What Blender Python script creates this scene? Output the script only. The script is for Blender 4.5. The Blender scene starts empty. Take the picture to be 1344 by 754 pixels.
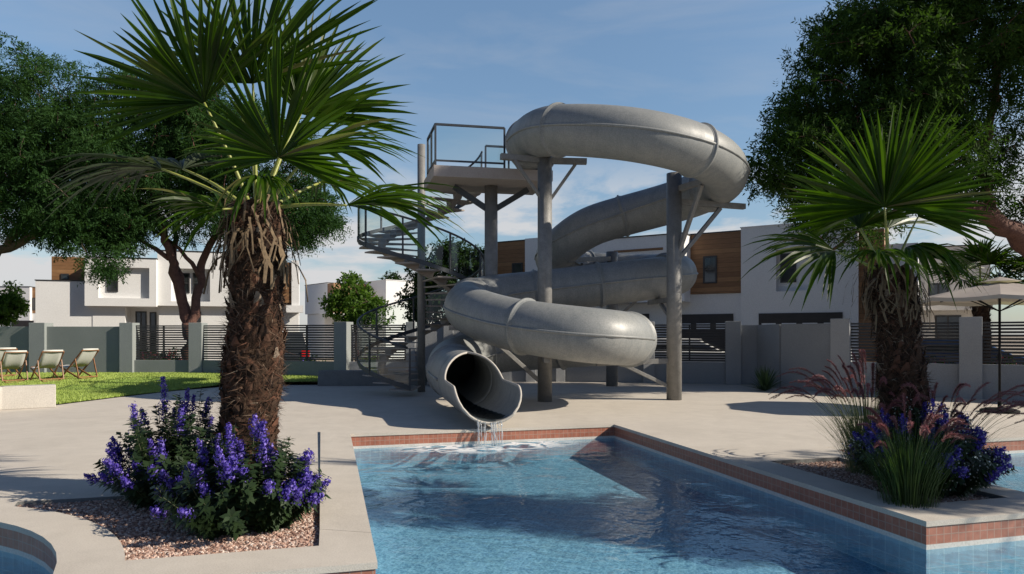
import bpy, math, random
import numpy as np
from mathutils import Vector, Matrix
from mathutils.geometry import delaunay_2d_cdt
random.seed(7); RNG = np.random.default_rng(11)
scene = bpy.context.scene
COL = scene.collection
R = math.radians
H = 1.5          # camera height above the deck
F = 896.0        # focal length measured in photo pixels
TH = R(15); U = (math.cos(TH), math.sin(TH)); V = (-math.sin(TH), math.cos(TH))
def uv(u, v, z=0.0): return (u*U[0]+v*V[0], u*U[1]+v*V[1], z)

# ------------------------------------------------------------------ materials
def newmat(name):
    m = bpy.data.materials.new(name); m.use_nodes = True
    nt = m.node_tree; nt.nodes.clear()
    out = nt.nodes.new('ShaderNodeOutputMaterial')
    return m, nt, out
def N(nt, t, **kw):
    n = nt.nodes.new(t)
    for k, v in kw.items():
        if k.startswith('i_'):
            key = k[2:]
            n.inputs[int(key) if key.isdigit() else key.replace('_', ' ')].default_value = v
        else: setattr(n, k, v)
    return n
def ramp(nt, fac, stops):
    r = N(nt, 'ShaderNodeValToRGB'); nt.links.new(fac, r.inputs[0])
    e = r.color_ramp.elements
    while len(e) < len(stops): e.new(0.5)
    for i, (p, c) in enumerate(stops):
        e[i].position = p; e[i].color = (c[0], c[1], c[2], 1) if len(c) == 3 else c
    return r.outputs[0]
def texco(nt, scale=(1, 1, 1), rot=(0, 0, 0), kind='Object'):
    tc = N(nt, 'ShaderNodeTexCoord'); mp = N(nt, 'ShaderNodeMapping')
    mp.inputs['Scale'].default_value = scale; mp.inputs['Rotation'].default_value = rot
    nt.links.new(tc.outputs[kind], mp.inputs[0]); return mp.outputs[0]
def noise(nt, vec, scale, detail=4, rough=.55, dist=0):
    n = N(nt, 'ShaderNodeTexNoise'); n.inputs['Scale'].default_value = scale
    n.inputs['Detail'].default_value = detail; n.inputs['Roughness'].default_value = rough
    n.inputs['Distortion'].default_value = dist
    nt.links.new(vec, n.inputs['Vector']); return n.outputs[0]
def mixc(nt, fac, a, b, mode='MIX'):
    m = N(nt, 'ShaderNodeMix', data_type='RGBA', blend_type=mode)
    for k, x in ((0, fac), (6, a), (7, b)):
        if isinstance(x, (int, float)): m.inputs[k].default_value = x
        elif isinstance(x, tuple): m.inputs[k].default_value = (x[0], x[1], x[2], 1)
        else: nt.links.new(x, m.inputs[k])
    return m.outputs[2]
def bump(nt, h, strength=.3, dist=.02):
    b = N(nt, 'ShaderNodeBump'); b.inputs['Strength'].default_value = strength
    b.inputs['Distance'].default_value = dist; nt.links.new(h, b.inputs['Height']); return b.outputs[0]
def princ(nt, out, col, rough=.6, metal=0, normal=None, spec=.5):
    p = N(nt, 'ShaderNodeBsdfPrincipled')
    if isinstance(col, tuple): p.inputs['Base Color'].default_value = (*col, 1)
    else: nt.links.new(col, p.inputs['Base Color'])
    if isinstance(rough, (int, float)): p.inputs['Roughness'].default_value = rough
    else: nt.links.new(rough, p.inputs['Roughness'])
    p.inputs['Metallic'].default_value = metal
    p.inputs['Specular IOR Level'].default_value = spec
    if normal is not None: nt.links.new(normal, p.inputs['Normal'])
    if out is not None: nt.links.new(p.outputs[0], out.inputs[0])
    return p
def m_noise(name, c1, c2, scale=3, rough=.7, bs=40, bstr=.2, metal=0, c3=None, big=.4, spec=.5, bd=.01):
    m, nt, out = newmat(name); v = texco(nt)
    a = noise(nt, v, scale, 5); b = noise(nt, v, bs, 3)
    col = ramp(nt, a, [(.3, c1), (.7, c2)] if c3 is None else [(.25, c1), (.5, c2), (.75, c3)])
    col = mixc(nt, .35, col, ramp(nt, b, [(.3, tuple(x*.7 for x in c1)), (.7, tuple(min(1, x*1.25) for x in c2))]))
    princ(nt, out, col, rough, metal, bump(nt, b, bstr, bd), spec); return m
def m_leaf(name, c1, c2, scale=3, trans=.35, rough=.45, yellow=None, spec=.4, island=None):
    m, nt, out = newmat(name); v = texco(nt)
    a = noise(nt, v, scale, 4)
    stops = [(.3, c1), (.65, c2)] if yellow is None else [(.3, c1), (.6, c2), (.78, yellow)]
    col = ramp(nt, a, stops)
    if island:
        g = N(nt, 'ShaderNodeNewGeometry')
        col = mixc(nt, ramp(nt, g.outputs['Random Per Island'], [(island[1], (0, 0, 0)), (1, (1, 1, 1))]), col, island[0])
        col = mixc(nt, 1.0, col, ramp(nt, g.outputs['Random Per Island'], [(0, (.6, .6, .6)), (.5, (1.25, 1.25, 1.25)), (.51, (.65, .65, .65)), (1, (1.15, 1.15, 1.15))]), 'MULTIPLY')
    p = princ(nt, None, col, rough, spec=spec)
    t = N(nt, 'ShaderNodeBsdfTranslucent')
    tcol = mixc(nt, .55, col, (c2[0]*1.5+.02, c2[1]*1.9+.02, c2[2]*.6))
    nt.links.new(tcol, t.inputs[0])
    ms = N(nt, 'ShaderNodeMixShader'); ms.inputs[0].default_value = trans
    nt.links.new(p.outputs[0], ms.inputs[1]); nt.links.new(t.outputs[0], ms.inputs[2])
    nt.links.new(ms.outputs[0], out.inputs[0]); return m

def schlick(nt, f0, normal=None):
    """two-sided Fresnel (the Fresnel node turns opaque on back faces)"""
    g = N(nt, 'ShaderNodeNewGeometry'); d = N(nt, 'ShaderNodeVectorMath', operation='DOT_PRODUCT')
    nt.links.new(g.outputs['Incoming'], d.inputs[0]); nt.links.new(normal if normal is not None else g.outputs['Normal'], d.inputs[1])
    def mth(op, a, b=None):
        m_ = N(nt, 'ShaderNodeMath', operation=op)
        for i_, x in enumerate((a, b)):
            if x is None: continue
            if isinstance(x, (int, float)): m_.inputs[i_].default_value = x
            else: nt.links.new(x, m_.inputs[i_])
        return m_.outputs[0]
    c = mth('ABSOLUTE', d.outputs['Value']); p = mth('POWER', mth('MAXIMUM', mth('SUBTRACT', 1.0, c), 0.0), 5.0)
    return mth('ADD', mth('MULTIPLY', p, 1-f0), f0)
M = {}
def deckmat():
    m, nt, out = newmat('deck_concrete'); v = texco(nt)
    a = noise(nt, v, .35, 6, .6); b = noise(nt, v, 5, 5, .6); c = noise(nt, v, 90, 2); d = noise(nt, v, 1.3, 5, .65, .6)
    col = ramp(nt, a, [(.3, (.50, .45, .38)), (.55, (.59, .54, .465)), (.75, (.66, .605, .525))])
    col = mixc(nt, .5, col, ramp(nt, d, [(.35, (.46, .415, .355)), (.6, (.63, .575, .50))]))
    col = mixc(nt, .25, col, ramp(nt, b, [(.3, (.44, .40, .355)), (.7, (.68, .63, .56))]))
    col = mixc(nt, .22, col, ramp(nt, c, [(.35, (.32, .29, .26)), (.6, (.70, .65, .59))]))
    hh = mixc(nt, .35, b, c)
    princ(nt, out, col, .72, 0, bump(nt, hh, .25, .012), .35); return m
M['deck'] = deckmat()
M['coping'] = m_noise('coping_concrete', (.52, .47, .40), (.64, .585, .51), 2.2, .75, 120, .25)
M['wall'] = m_noise('fence_stucco', (.19, .215, .205), (.245, .27, .26), .9, .85, 55, .6, bd=.012)
M['pillar'] = m_noise('pillar_stucco', (.235, .26, .255), (.29, .315, .31), 1.0, .85, 60, .6, bd=.012)
M['wallgrey'] = m_noise('grey_stucco', (.25, .262, .275), (.31, .322, .335), .9, .85, 55, .6, bd=.012)
M['pillargrey'] = m_noise('grey_pillar_stucco', (.29, .30, .31), (.35, .36, .37), 1.0, .85, 60, .6, bd=.012)
M['seatwall'] = m_noise('seat_wall', (.44, .41, .37), (.52, .49, .44), 2, .8, 50, .3)
M['seatgrey'] = m_noise('seat_wall_grey', (.16, .165, .165), (.22, .225, .22), 3, .85, 50, .3)
M['white'] = m_noise('white_stucco', (.70, .70, .70), (.78, .78, .775), .6, .85, 45, .25)
M['cream'] = m_noise('cream_stucco', (.56, .53, .49), (.62, .59, .55), .6, .85, 45, .25)
M['slat'] = m_noise('dark_metal', (.022, .022, .024), (.035, .034, .036), 8, .5, 60, .1)
M['garage'] = m_noise('garage_metal', (.02, .018, .018), (.035, .03, .03), 4, .5, 60, .1)
M['post'] = m_noise('rail_metal', (.045, .052, .06), (.075, .082, .09), 8, .45, 80, .1, metal=.4)
M['column'] = m_noise('galvanised_column', (.17, .17, .165), (.27, .265, .255), 7, .55, 70, .5, metal=.25, bd=.006)
M['platform'] = m_noise('platform_concrete', (.36, .315, .285), (.43, .38, .345), 2, .8, 60, .2)
M['tread'] = m_noise('tread_metal', (.27, .235, .21), (.36, .32, .29), 4, .6, 60, .2, metal=.1)
def slidemat():
    m, nt, out = newmat('slide_fibreglass'); v = texco(nt)
    a = noise(nt, v, .8, 6, .65); b = noise(nt, v, 45, 3); d = noise(nt, texco(nt, (1, 1, .35)), 5, 6, .7)
    col = ramp(nt, a, [(.3, (.205, .222, .226)), (.55, (.262, .272, .268)), (.75, (.315, .316, .30))])
    col = mixc(nt, .45, col, ramp(nt, d, [(.35, (.15, .165, .17)), (.6, (.305, .307, .297))]))
    col = mixc(nt, .3, col, ramp(nt, b, [(.35, (.10, .115, .12)), (.65, (.34, .345, .335))]))
    r = ramp(nt, d, [(.3, (.56, .56, .56)), (.7, (.40, .40, .40))])
    princ(nt, out, col, r, 0, bump(nt, b, .22, .006), .55); return m
M['slide'] = slidemat()
M['slide_in'] = m_noise('slide_inner', (.13, .14, .135), (.19, .195, .19), 3, .4, 40, .2)
def woodmat():
    m, nt, out = newmat('wood_cladding'); v = texco(nt, (1.2, 1.2, 14)); v1 = texco(nt)
    a = noise(nt, v, 2.5, 6, .65)
    col = ramp(nt, a, [(.25, (.13, .058, .022)), (.5, (.25, .125, .05)), (.75, (.36, .20, .09))])
    sp = N(nt, 'ShaderNodeSeparateXYZ'); nt.links.new(v1, sp.inputs[0])
    mu = N(nt, 'ShaderNodeMath', operation='MULTIPLY'); mu.inputs[1].default_value = 5.2; nt.links.new(sp.outputs[2], mu.inputs[0])
    fr = N(nt, 'ShaderNodeMath', operation='FRACT'); nt.links.new(mu.outputs[0], fr.inputs[0])
    line = ramp(nt, fr.outputs[0], [(.0, (.15, .15, .15)), (.09, (1, 1, 1))])
    fl = N(nt, 'ShaderNodeMath', operation='FLOOR'); nt.links.new(mu.outputs[0], fl.inputs[0])
    wn = N(nt, 'ShaderNodeTexWhiteNoise', noise_dimensions='1D'); nt.links.new(fl.outputs[0], wn.inputs['W'])
    col = mixc(nt, .5, col, ramp(nt, wn.outputs[0], [(0, (.14, .065, .028)), (1, (.36, .2, .09))]))
    col = mixc(nt, 1.0, col, line, 'MULTIPLY')
    princ(nt, out, col, .55, 0, bump(nt, line, .5, .01)); return m
M['wood'] = woodmat()
M['frame'] = m_noise('window_frame', (.025, .025, .027), (.04, .04, .042), 6, .45, 60, .05)
m, nt, out = newmat('window_glass'); princ(nt, out, ramp(nt, noise(nt, texco(nt), .8, 3), [(.35, (.015, .018, .02)), (.7, (.06, .065, .065))]), .06, 0, None, .9); M['glass'] = m
def clear(name, tint, rough=.0, fres=1.45, extra=0.02):
    m, nt, out = newmat(name)
    t = N(nt, 'ShaderNodeBsdfTransparent'); t.inputs[0].default_value = (*tint, 1)
    g = N(nt, 'ShaderNodeBsdfGlossy'); g.inputs['Roughness'].default_value = rough
    ms = N(nt, 'ShaderNodeMixShader')
    nt.links.new(schlick(nt, ((fres-1)/(fres+1))**2+extra), ms.inputs[0]); nt.links.new(t.outputs[0], ms.inputs[1]); nt.links.new(g.outputs[0], ms.inputs[2])
    nt.links.new(ms.outputs[0], out.inputs[0]); return m
M['railglass'] = clear('rail_glass', (.86, .93, .91), .0, 1.5, .03)
def tilemat(name, c1, c2, grout, ts, bias=.03):
    """square tiles in the pool frame; face picked per wall direction by uv coords"""
    m, nt, out = newmat(name)
    tc = N(nt, 'ShaderNodeTexCoord'); mp = N(nt, 'ShaderNodeMapping'); nt.links.new(tc.outputs['UV'], mp.inputs[0])
    b = N(nt, 'ShaderNodeTexBrick', offset=0.0, squash=1.0); nt.links.new(mp.outputs[0], b.inputs['Vector'])
    b.inputs['Color1'].default_value = (*c1, 1); b.inputs['Color2'].default_value = (*c2, 1); b.inputs['Mortar'].default_value = (*grout, 1)
    b.inputs['Scale'].default_value = 1; b.inputs['Mortar Size'].default_value = bias*ts; b.inputs['Brick Width'].default_value = ts; b.inputs['Row Height'].default_value = ts
    b.inputs['Mortar Smooth'].default_value = .1
    n = noise(nt, texco(nt), 14, 4)
    col = mixc(nt, .35, b.outputs[0], ramp(nt, n, [(.3, tuple(x*.6 for x in c1)), (.7, tuple(min(1, x*1.3) for x in c2))]))
    inv = N(nt, 'ShaderNodeMath', operation='SUBTRACT'); inv.inputs[0].default_value = 1; nt.links.new(b.outputs[1], inv.inputs[1])
    princ(nt, out, col, .35, 0, bump(nt, inv.outputs[0], .4, .004)); return m
M['tile'] = tilemat('terracotta_tile', (.36, .135, .085), (.43, .175, .115), (.40, .30, .24), .075, .06)
M['pooltile'] = tilemat('pale_pool_tile', (.26, .40, .52), (.33, .47, .57), (.50, .60, .66), .15, .04)
M['whitetile'] = m_noise('pale_waterline', (.62, .60, .55), (.72, .70, .66), 4, .5, 50, .1)
def floormat():
    m, nt, out = newmat('pool_floor'); v = texco(nt); vr = texco(nt, (1, 1, 1), (0, 0, TH))
    a = noise(nt, v, 1.1, 6, .68, .8); b = noise(nt, v, 11, 5, .75); c = noise(nt, v, 42, 3, .7)
    col = ramp(nt, a, [(.28, (.07, .17, .29)), (.5, (.15, .29, .43)), (.72, (.34, .49, .61))])
    col = mixc(nt, .50, col, ramp(nt, b, [(.40, (.04, .11, .21)), (.58, (.40, .54, .65))]))
    col = mixc(nt, .42, col, ramp(nt, c, [(.40, (.03, .10, .19)), (.58, (.48, .62, .72))]))
    br = N(nt, 'ShaderNodeTexBrick', offset=0.0); nt.links.new(vr, br.inputs['Vector'])
    br.inputs['Scale'].default_value = 1; br.inputs['Brick Width'].default_value = .15; br.inputs['Row Height'].default_value = .15; br.inputs['Mortar Size'].default_value = .006
    col = mixc(nt, ramp(nt, br.outputs[1], [(0, (0, 0, 0)), (1, (.2, .2, .2))]), col, (.55, .72, .84))
    princ(nt, out, col, .6); return m
M['floor'] = floormat()
def watermat():
    m, nt, out = newmat('pool_water'); v = texco(nt, (1, 1, 1), (0, 0, .3))
    a = noise(nt, v, .55, 2, .45, .5); b = noise(nt, v, 2.2, 3, .5, .8); c = noise(nt, v, 11, 2)
    s = mixc(nt, .32, a, b); s = mixc(nt, .07, s, c)
    nm = bump(nt, s, .5, .12)
    t = N(nt, 'ShaderNodeBsdfTransparent'); t.inputs[0].default_value = (.74, .95, 1.0, 1)
    g = N(nt, 'ShaderNodeBsdfGlossy'); g.inputs['Roughness'].default_value = .012; nt.links.new(nm, g.inputs['Normal'])
    ms = N(nt, 'ShaderNodeMixShader'); nt.links.new(schlick(nt, .02, nm), ms.inputs[0])
    nt.links.new(t.outputs[0], ms.inputs[1]); nt.links.new(g.outputs[0], ms.inputs[2]); nt.links.new(ms.outputs[0], out.inputs[0]); return m
M['water'] = watermat()
def white_clear(name, k):
    m = clear(name, (.93, .96, .98), .03, 1.6, .12); nt = m.node_tree; out = [n for n in nt.nodes if n.type == 'OUTPUT_MATERIAL'][0]; src = out.inputs[0].links[0].from_socket
    d = princ(nt, None, (.85, .88, .9), .3); ms = N(nt, 'ShaderNodeMixShader'); ms.inputs[0].default_value = k
    nt.links.new(src, ms.inputs[1]); nt.links.new(d.outputs[0], ms.inputs[2]); nt.links.new(ms.outputs[0], out.inputs[0]); return m
M['stream'] = white_clear('falling_water', .22) or clear('falling_water', (.93, .96, .98), .03, 1.6, .12)
M['wetwater'] = clear('chute_water', (.25, .30, .33), .04, 1.4, .03)
def foamcausticmat():
    m, nt, out = newmat('foam_caustics'); v = texco(nt, (1, 1.15, 1)); n1 = noise(nt, v, 1.6, 3)
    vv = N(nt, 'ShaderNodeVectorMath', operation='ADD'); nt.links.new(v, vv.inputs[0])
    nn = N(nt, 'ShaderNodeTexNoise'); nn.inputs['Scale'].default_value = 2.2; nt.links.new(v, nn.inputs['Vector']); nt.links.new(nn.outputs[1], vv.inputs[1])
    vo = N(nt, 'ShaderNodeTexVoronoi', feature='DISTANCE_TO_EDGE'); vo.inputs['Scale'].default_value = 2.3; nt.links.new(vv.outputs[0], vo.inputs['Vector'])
    line = ramp(nt, vo.outputs[0], [(.08, (1, 1, 1)), (.19, (0, 0, 0))])  # white cell edges: froth and caustic light painted as one network
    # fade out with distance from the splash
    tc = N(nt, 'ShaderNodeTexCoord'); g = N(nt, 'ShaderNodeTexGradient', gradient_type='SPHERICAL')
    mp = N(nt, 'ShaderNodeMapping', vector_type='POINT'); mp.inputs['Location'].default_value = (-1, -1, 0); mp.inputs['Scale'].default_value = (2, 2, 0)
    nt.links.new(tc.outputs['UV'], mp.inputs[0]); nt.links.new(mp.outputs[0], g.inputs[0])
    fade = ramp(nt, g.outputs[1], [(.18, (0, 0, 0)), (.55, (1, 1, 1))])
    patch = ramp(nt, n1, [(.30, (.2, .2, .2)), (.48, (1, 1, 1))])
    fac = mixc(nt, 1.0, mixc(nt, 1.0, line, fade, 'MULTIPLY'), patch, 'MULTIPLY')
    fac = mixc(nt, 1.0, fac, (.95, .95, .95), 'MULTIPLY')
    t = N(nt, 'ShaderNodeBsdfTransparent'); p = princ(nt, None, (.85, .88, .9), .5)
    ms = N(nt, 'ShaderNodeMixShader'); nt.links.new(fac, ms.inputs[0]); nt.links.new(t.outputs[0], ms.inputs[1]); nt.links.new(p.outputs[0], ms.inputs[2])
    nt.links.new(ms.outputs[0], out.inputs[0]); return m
M['foam_caustics'] = foamcausticmat()
def gravelmat():
    m, nt, out = newmat('gravel'); v = texco(nt)
    vo = N(nt, 'ShaderNodeTexVoronoi'); vo.inputs['Scale'].default_value = 38; nt.links.new(v, vo.inputs['Vector'])
    sx = N(nt, 'ShaderNodeSeparateColor'); nt.links.new(vo.outputs[1], sx.inputs[0])
    col = ramp(nt, sx.outputs[0], [(0, (.16, .09, .07)), (.3, (.36, .22, .17)), (.6, (.50, .34, .27)), (1, (.66, .54, .46))])
    dk = ramp(nt, vo.outputs[0], [(.35, (1, 1, 1)), (.75, (.3, .3, .3))])
    col = mixc(nt, 1, col, dk, 'MULTIPLY')
    princ(nt, out, col, .8, 0, bump(nt, dk, .9, .015)); return m
M['gravel'] = gravelmat()
def pebblemat():
    m, nt, out = newmat('pebbles'); g = N(nt, 'ShaderNodeNewGeometry')
    col = ramp(nt, g.outputs['Random Per Island'], [(0, (.18, .10, .08)), (.25, (.36, .22, .165)), (.5, (.50, .33, .26)), (.75, (.60, .45, .37)), (1, (.72, .63, .56))])
    princ(nt, out, col, .75); return m
M['pebble'] = pebblemat()
M['lawn'] = m_noise('lawn_soil', (.13, .20, .03), (.20, .28, .045), 1.2, .9, 30, .4)
def grassmat():
    m, nt, out = newmat('grass_blades'); v = texco(nt); a = noise(nt, v, .5, 4)
    g = N(nt, 'ShaderNodeNewGeometry')
    col = ramp(nt, a, [(.35, (.24, .34, .05)), (.65, (.36, .47, .09))])
    col = mixc(nt, .35, col, ramp(nt, g.outputs['Random Per Island'], [(0, (.16, .23, .03)), (1, (.52, .60, .18))]))
    princ(nt, out, col, .6); return m
M['blades'] = grassmat()
M['asphalt'] = m_noise('asphalt', (.05, .05, .052), (.075, .075, .075), 1, .85, 60, .3)
M['pavement'] = m_noise('pavement', (.30, .28, .26), (.38, .36, .33), 1, .85, 60, .3)
M['earth'] = m_noise('dry_ground', (.22, .18, .13), (.31, .26, .2), .6, .9, 40, .4)
M['chairwood'] = m_noise('teak', (.22, .09, .035), (.34, .155, .065), 9, .5, 50, .2)
M['canvas'] = m_noise('canvas', (.62, .63, .58), (.70, .70, .65), 5, .85, 150, .2)
M['umbrella'] = m_leaf('umbrella_fabric', (.42, .37, .345), (.48, .43, .40), 3, .15, .8)
M['umbpole'] = m_noise('black_metal', (.008, .008, .009), (.014, .014, .014), 8, .7, 60, .1, spec=.12)
M['bark'] = m_noise('reddish_bark', (.085, .04, .03), (.19, .095, .07), 6, .9, 25, .9, bd=.03)
M['barkdark'] = m_noise('dark_bark', (.05, .035, .025), (.11, .08, .055), 6, .9, 25, .9, bd=.03)
M['leaf_mes'] = m_leaf('feathery_leaf', (.010, .033, .010), (.044, .100, .028), .9, .34, .75, None, .12)
M['leaf_mes2'] = m_leaf('feathery_leaf_dark', (.010, .028, .008), (.050, .100, .018), 1.1, .32, .75, None, .12)
M['leaf_bright'] = m_leaf('bright_leaf', (.035, .085, .012), (.105, .185, .028), 1.8, .4, .6, None, .2)
M['leaf_dark'] = m_leaf('dark_leaf', (.012, .030, .009), (.034, .068, .016), 1.6, .25, .7, None, .15)
M['palmleaf'] = m_leaf('palm_leaf', (.013, .032, .003), (.046, .098, .005), 3.2, .44, .36, (.14, .14, .02), .25, ((.20, .15, .07), .82))
M['palmleaf_pale'] = m_leaf('palm_leaf_underside', (.022, .036, .02), (.05, .068, .036), 3, .28, .5)
M['petiole'] = m_noise('petiole', (.20, .24, .045), (.34, .35, .09), 4, .45, 40, .2)
M['deadleaf'] = m_noise('dead_palm_leaf', (.08, .055, .032), (.24, .17, .10), 7, .85, 30, .3)
def trunkmat():
    m, nt, out = newmat('palm_trunk'); v = texco(nt, (1, 1, .45)); a = noise(nt, v, 4, 6, .7, 1.5); b = noise(nt, v, 40, 5, .7)
    col = ramp(nt, a, [(.3, (.018, .011, .008)), (.5, (.055, .030, .019)), (.62, (.11, .048, .028)), (.78, (.13, .09, .065))])
    col = mixc(nt, .5, col, ramp(nt, b, [(.35, (.014, .009, .007)), (.65, (.13, .085, .055))]))
    princ(nt, out, col, .95, 0, bump(nt, b, 1, .03), .2); return m
M['trunk'] = trunkmat()
def fibremat():
    m, nt, out = newmat('trunk_fibre'); g = N(nt, 'ShaderNodeNewGeometry')
    col = ramp(nt, g.outputs['Random Per Island'], [(0, (.016, .010, .008)), (.5, (.055, .033, .022)), (.82, (.12, .055, .034)), (.93, (.15, .10, .07)), (1, (.26, .21, .16))])
    princ(nt, out, col, .9, spec=.2); return m
M['fibre'] = fibremat()
M['sageleaf'] = m_leaf('sage_leaf', (.014, .030, .012), (.034, .062, .022), 9, .22, .5)
M['sagestem'] = m_noise('sage_stem', (.05, .06, .03), (.10, .11, .06), 6, .8, 40, .2)
def flowermat(name, a, b, c):
    m, nt, out = newmat(name); g = N(nt, 'ShaderNodeNewGeometry')
    col = ramp(nt, g.outputs['Random Per Island'], [(0, a), (.6, b), (1, c)])
    p = princ(nt, None, col, .6); t = N(nt, 'ShaderNodeBsdfTranslucent'); nt.links.new(col, t.inputs[0])
    ms = N(nt, 'ShaderNodeMixShader'); ms.inputs[0].default_value = .3
    nt.links.new(p.outputs[0], ms.inputs[1]); nt.links.new(t.outputs[0], ms.inputs[2]); nt.links.new(ms.outputs[0], out.inputs[0]); return m
M['blue'] = flowermat('violet_flower', (.045, .025, .28), (.10, .06, .47), (.33, .25, .75))
M['pink'] = flowermat('pink_flower', (.35, .03, .06), (.5, .08, .12), (.6, .2, .25))
M['plume'] = flowermat('plume', (.20, .065, .075), (.34, .13, .14), (.50, .27, .25))
M['whitefl'] = flowermat('white_flower', (.5, .52, .45), (.65, .66, .6), (.75, .75, .7))
M['grassblade'] = m_leaf('fountain_grass', (.018, .042, .009), (.055, .095, .022), 8, .3, .6)
M['grasspale'] = m_leaf('fountain_grass_pale', (.09, .12, .05), (.20, .22, .11), 8, .3, .6)
M['yucca'] = m_leaf('yucca_leaf', (.03, .065, .03), (.06, .11, .045), 5, .15, .5)
def paint(name, c):
    m, nt, out = newmat(name); p = princ(nt, out, c, .3); p.inputs['Coat Weight'].default_value = .6; return m
M['cardark'] = paint('car_paint_dark', (.03, .032, .036)); M['carwhite'] = paint('car_paint_white', (.72, .72, .70)); M['carblue'] = paint('car_paint_blue', (.05, .10, .22))
M['tyre'] = m_noise('tyre', (.012, .012, .012), (.02, .02, .02), 9, .85, 60, .2)
M['rim'] = m_noise('wheel_rim', (.4, .4, .42), (.5, .5, .52), 9, .3, 60, .05, metal=.8)
M['redlight'] = m_noise('tail_light', (.45, .01, .015), (.6, .02, .02), 9, .2, 60, .05)
M['lamp'] = m_noise('head_light', (.6, .62, .64), (.75, .77, .8), 9, .15, 60, .05)

# ------------------------------------------------------------------ mesh helpers
class MB:
    def __init__(s): s.v = []; s.f = []
    def add(s, vs, fs):
        o = len(s.v); s.v.extend([tuple(x) for x in vs]); s.f.extend([tuple(i+o for i in f) for f in fs])
    def box(s, c, d, rz=0.0):
        cx, cy, cz = c; x, y, z = d[0]/2, d[1]/2, d[2]/2; ca, sa = math.cos(rz), math.sin(rz); vs = []
        for k in (-z, z):
            for i, j in ((-x, -y), (x, -y), (x, y), (-x, y)): vs.append((cx+i*ca-j*sa, cy+i*sa+j*ca, cz+k))
        s.add(vs, [(3, 2, 1, 0), (4, 5, 6, 7), (0, 1, 5, 4), (1, 2, 6, 5), (2, 3, 7, 6), (3, 0, 4, 7)])
    def beam(s, p0, p1, w, h, up=(0, 0, 1)):
        p0, p1 = Vector(p0), Vector(p1); t = (p1-p0).normalized(); up = Vector(up)
        if abs(t.dot(up)) > .98: up = Vector((0, 1, 0))
        a = t.cross(up).normalized(); b = a.cross(t).normalized(); a *= w/2; b *= h/2
        vs = [p+i*a+j*b for p in (p0, p1) for i, j in ((-1, -1), (1, -1), (1, 1), (-1, 1))]
        s.add(vs, [(0, 1, 2, 3), (7, 6, 5, 4), (0, 4, 5, 1), (1, 5, 6, 2), (2, 6, 7, 3), (3, 7, 4, 0)])
    def tube(s, pts, rad, n=8, cap=True):
        pts = [Vector(p) for p in pts]; m_ = len(pts)
        if not hasattr(rad, '__len__'): rad = [rad]*m_
        t0 = (pts[1]-pts[0]).normalized(); a = t0.cross(Vector((0, 0, 1)))
        if a.length < .05: a = t0.cross(Vector((1, 0, 0)))
        a.normalize(); vs = []
        for i in range(m_):
            t = (pts[min(i+1, m_-1)]-pts[max(i-1, 0)]).normalized()
            a = (a-t*a.dot(t)).normalized(); b = t.cross(a)
            for k in range(n):
                w = 2*math.pi*k/n; vs.append(pts[i]+(a*math.cos(w)+b*math.sin(w))*rad[i])
        fs = []
        for i in range(m_-1):
            for k in range(n): k2 = (k+1) % n; fs.append((i*n+k, i*n+k2, (i+1)*n+k2, (i+1)*n+k))
        if cap: fs.append(tuple(range(n))[::-1]); fs.append(tuple((m_-1)*n+k for k in range(n)))
        s.add(vs, fs)
    def cyl(s, x, y, z0, z1, r, n=24, r1=None):
        s.tube([(x, y, z0), (x, y, z1)], [r, r if r1 is None else r1], n)
    def prism(s, poly, z0, z1):
        n = len(poly); vs = [(p[0], p[1], z0) for p in poly]+[(p[0], p[1], z1) for p in poly]
        s.add(vs, [tuple(range(n))[::-1], tuple(range(n, 2*n))]+[(i, (i+1) % n, (i+1) % n+n, i+n) for i in range(n)])
    def build(s, name, mat, parent=None, smooth=False, bevel=0, solid=0):
        me = bpy.data.meshes.new(name); me.from_pydata(s.v, [], s.f); me.update()
        return link(name, me, mat, parent, smooth, bevel, solid)
def link(name, me, mat, parent=None, smooth=False, bevel=0, solid=0):
    me.materials.append(M[mat] if isinstance(mat, str) else mat)
    if smooth: me.polygons.foreach_set('use_smooth', [True]*len(me.polygons))
    o = bpy.data.objects.new(name, me); COL.objects.link(o)
    if parent is not None:
        o.parent = parent; o.matrix_parent_inverse = MW[parent].inverted()
        MW[o] = Matrix.Identity(4)
    if bevel:
        b = o.modifiers.new('bevel', 'BEVEL'); b.width = bevel; b.segments = 2; b.limit_method = 'ANGLE'
    if solid:
        b = o.modifiers.new('solid', 'SOLIDIFY'); b.thickness = solid; b.offset = 0
    return o
class _MW(dict):
    def __missing__(s, k): return Matrix.Identity(4)
MW = _MW()
def quads(name, P, mat, parent=None, k=4, smooth=False):
    """P: (n,k,3) array: n separate k-gons"""
    P = np.asarray(P, dtype=np.float32); n = P.shape[0]
    me = bpy.data.meshes.new(name); me.vertices.add(n*k); me.vertices.foreach_set('co', P.reshape(-1))
    me.loops.add(n*k); me.loops.foreach_set('vertex_index', np.arange(n*k, dtype=np.int32))
    me.polygons.add(n); me.polygons.foreach_set('loop_start', np.arange(0, n*k, k, dtype=np.int32))
    me.polygons.foreach_set('loop_total', np.full(n, k, dtype=np.int32)); me.update(); me.validate()
    return link(name, me, mat, parent, smooth)
def tag(o, label=None, cat=None, group=None, kind=None):
    if label: o['label'] = label
    if cat: o['category'] = cat
    if group: o['group'] = group
    if kind: o['kind'] = kind
    return o
def thing(name, label, cat, loc=(0, 0, 0), rz=0.0, group=None):
    o = bpy.data.objects.new(name, None); COL.objects.link(o); o.empty_display_size = .2
    loc = tuple(float(q) for q in loc); o.location = loc; o.rotation_euler = (0, 0, rz)
    MW[o] = Matrix.Translation(Vector(loc)) @ Matrix.Rotation(rz, 4, 'Z')
    return tag(o, label, cat, group)
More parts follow.
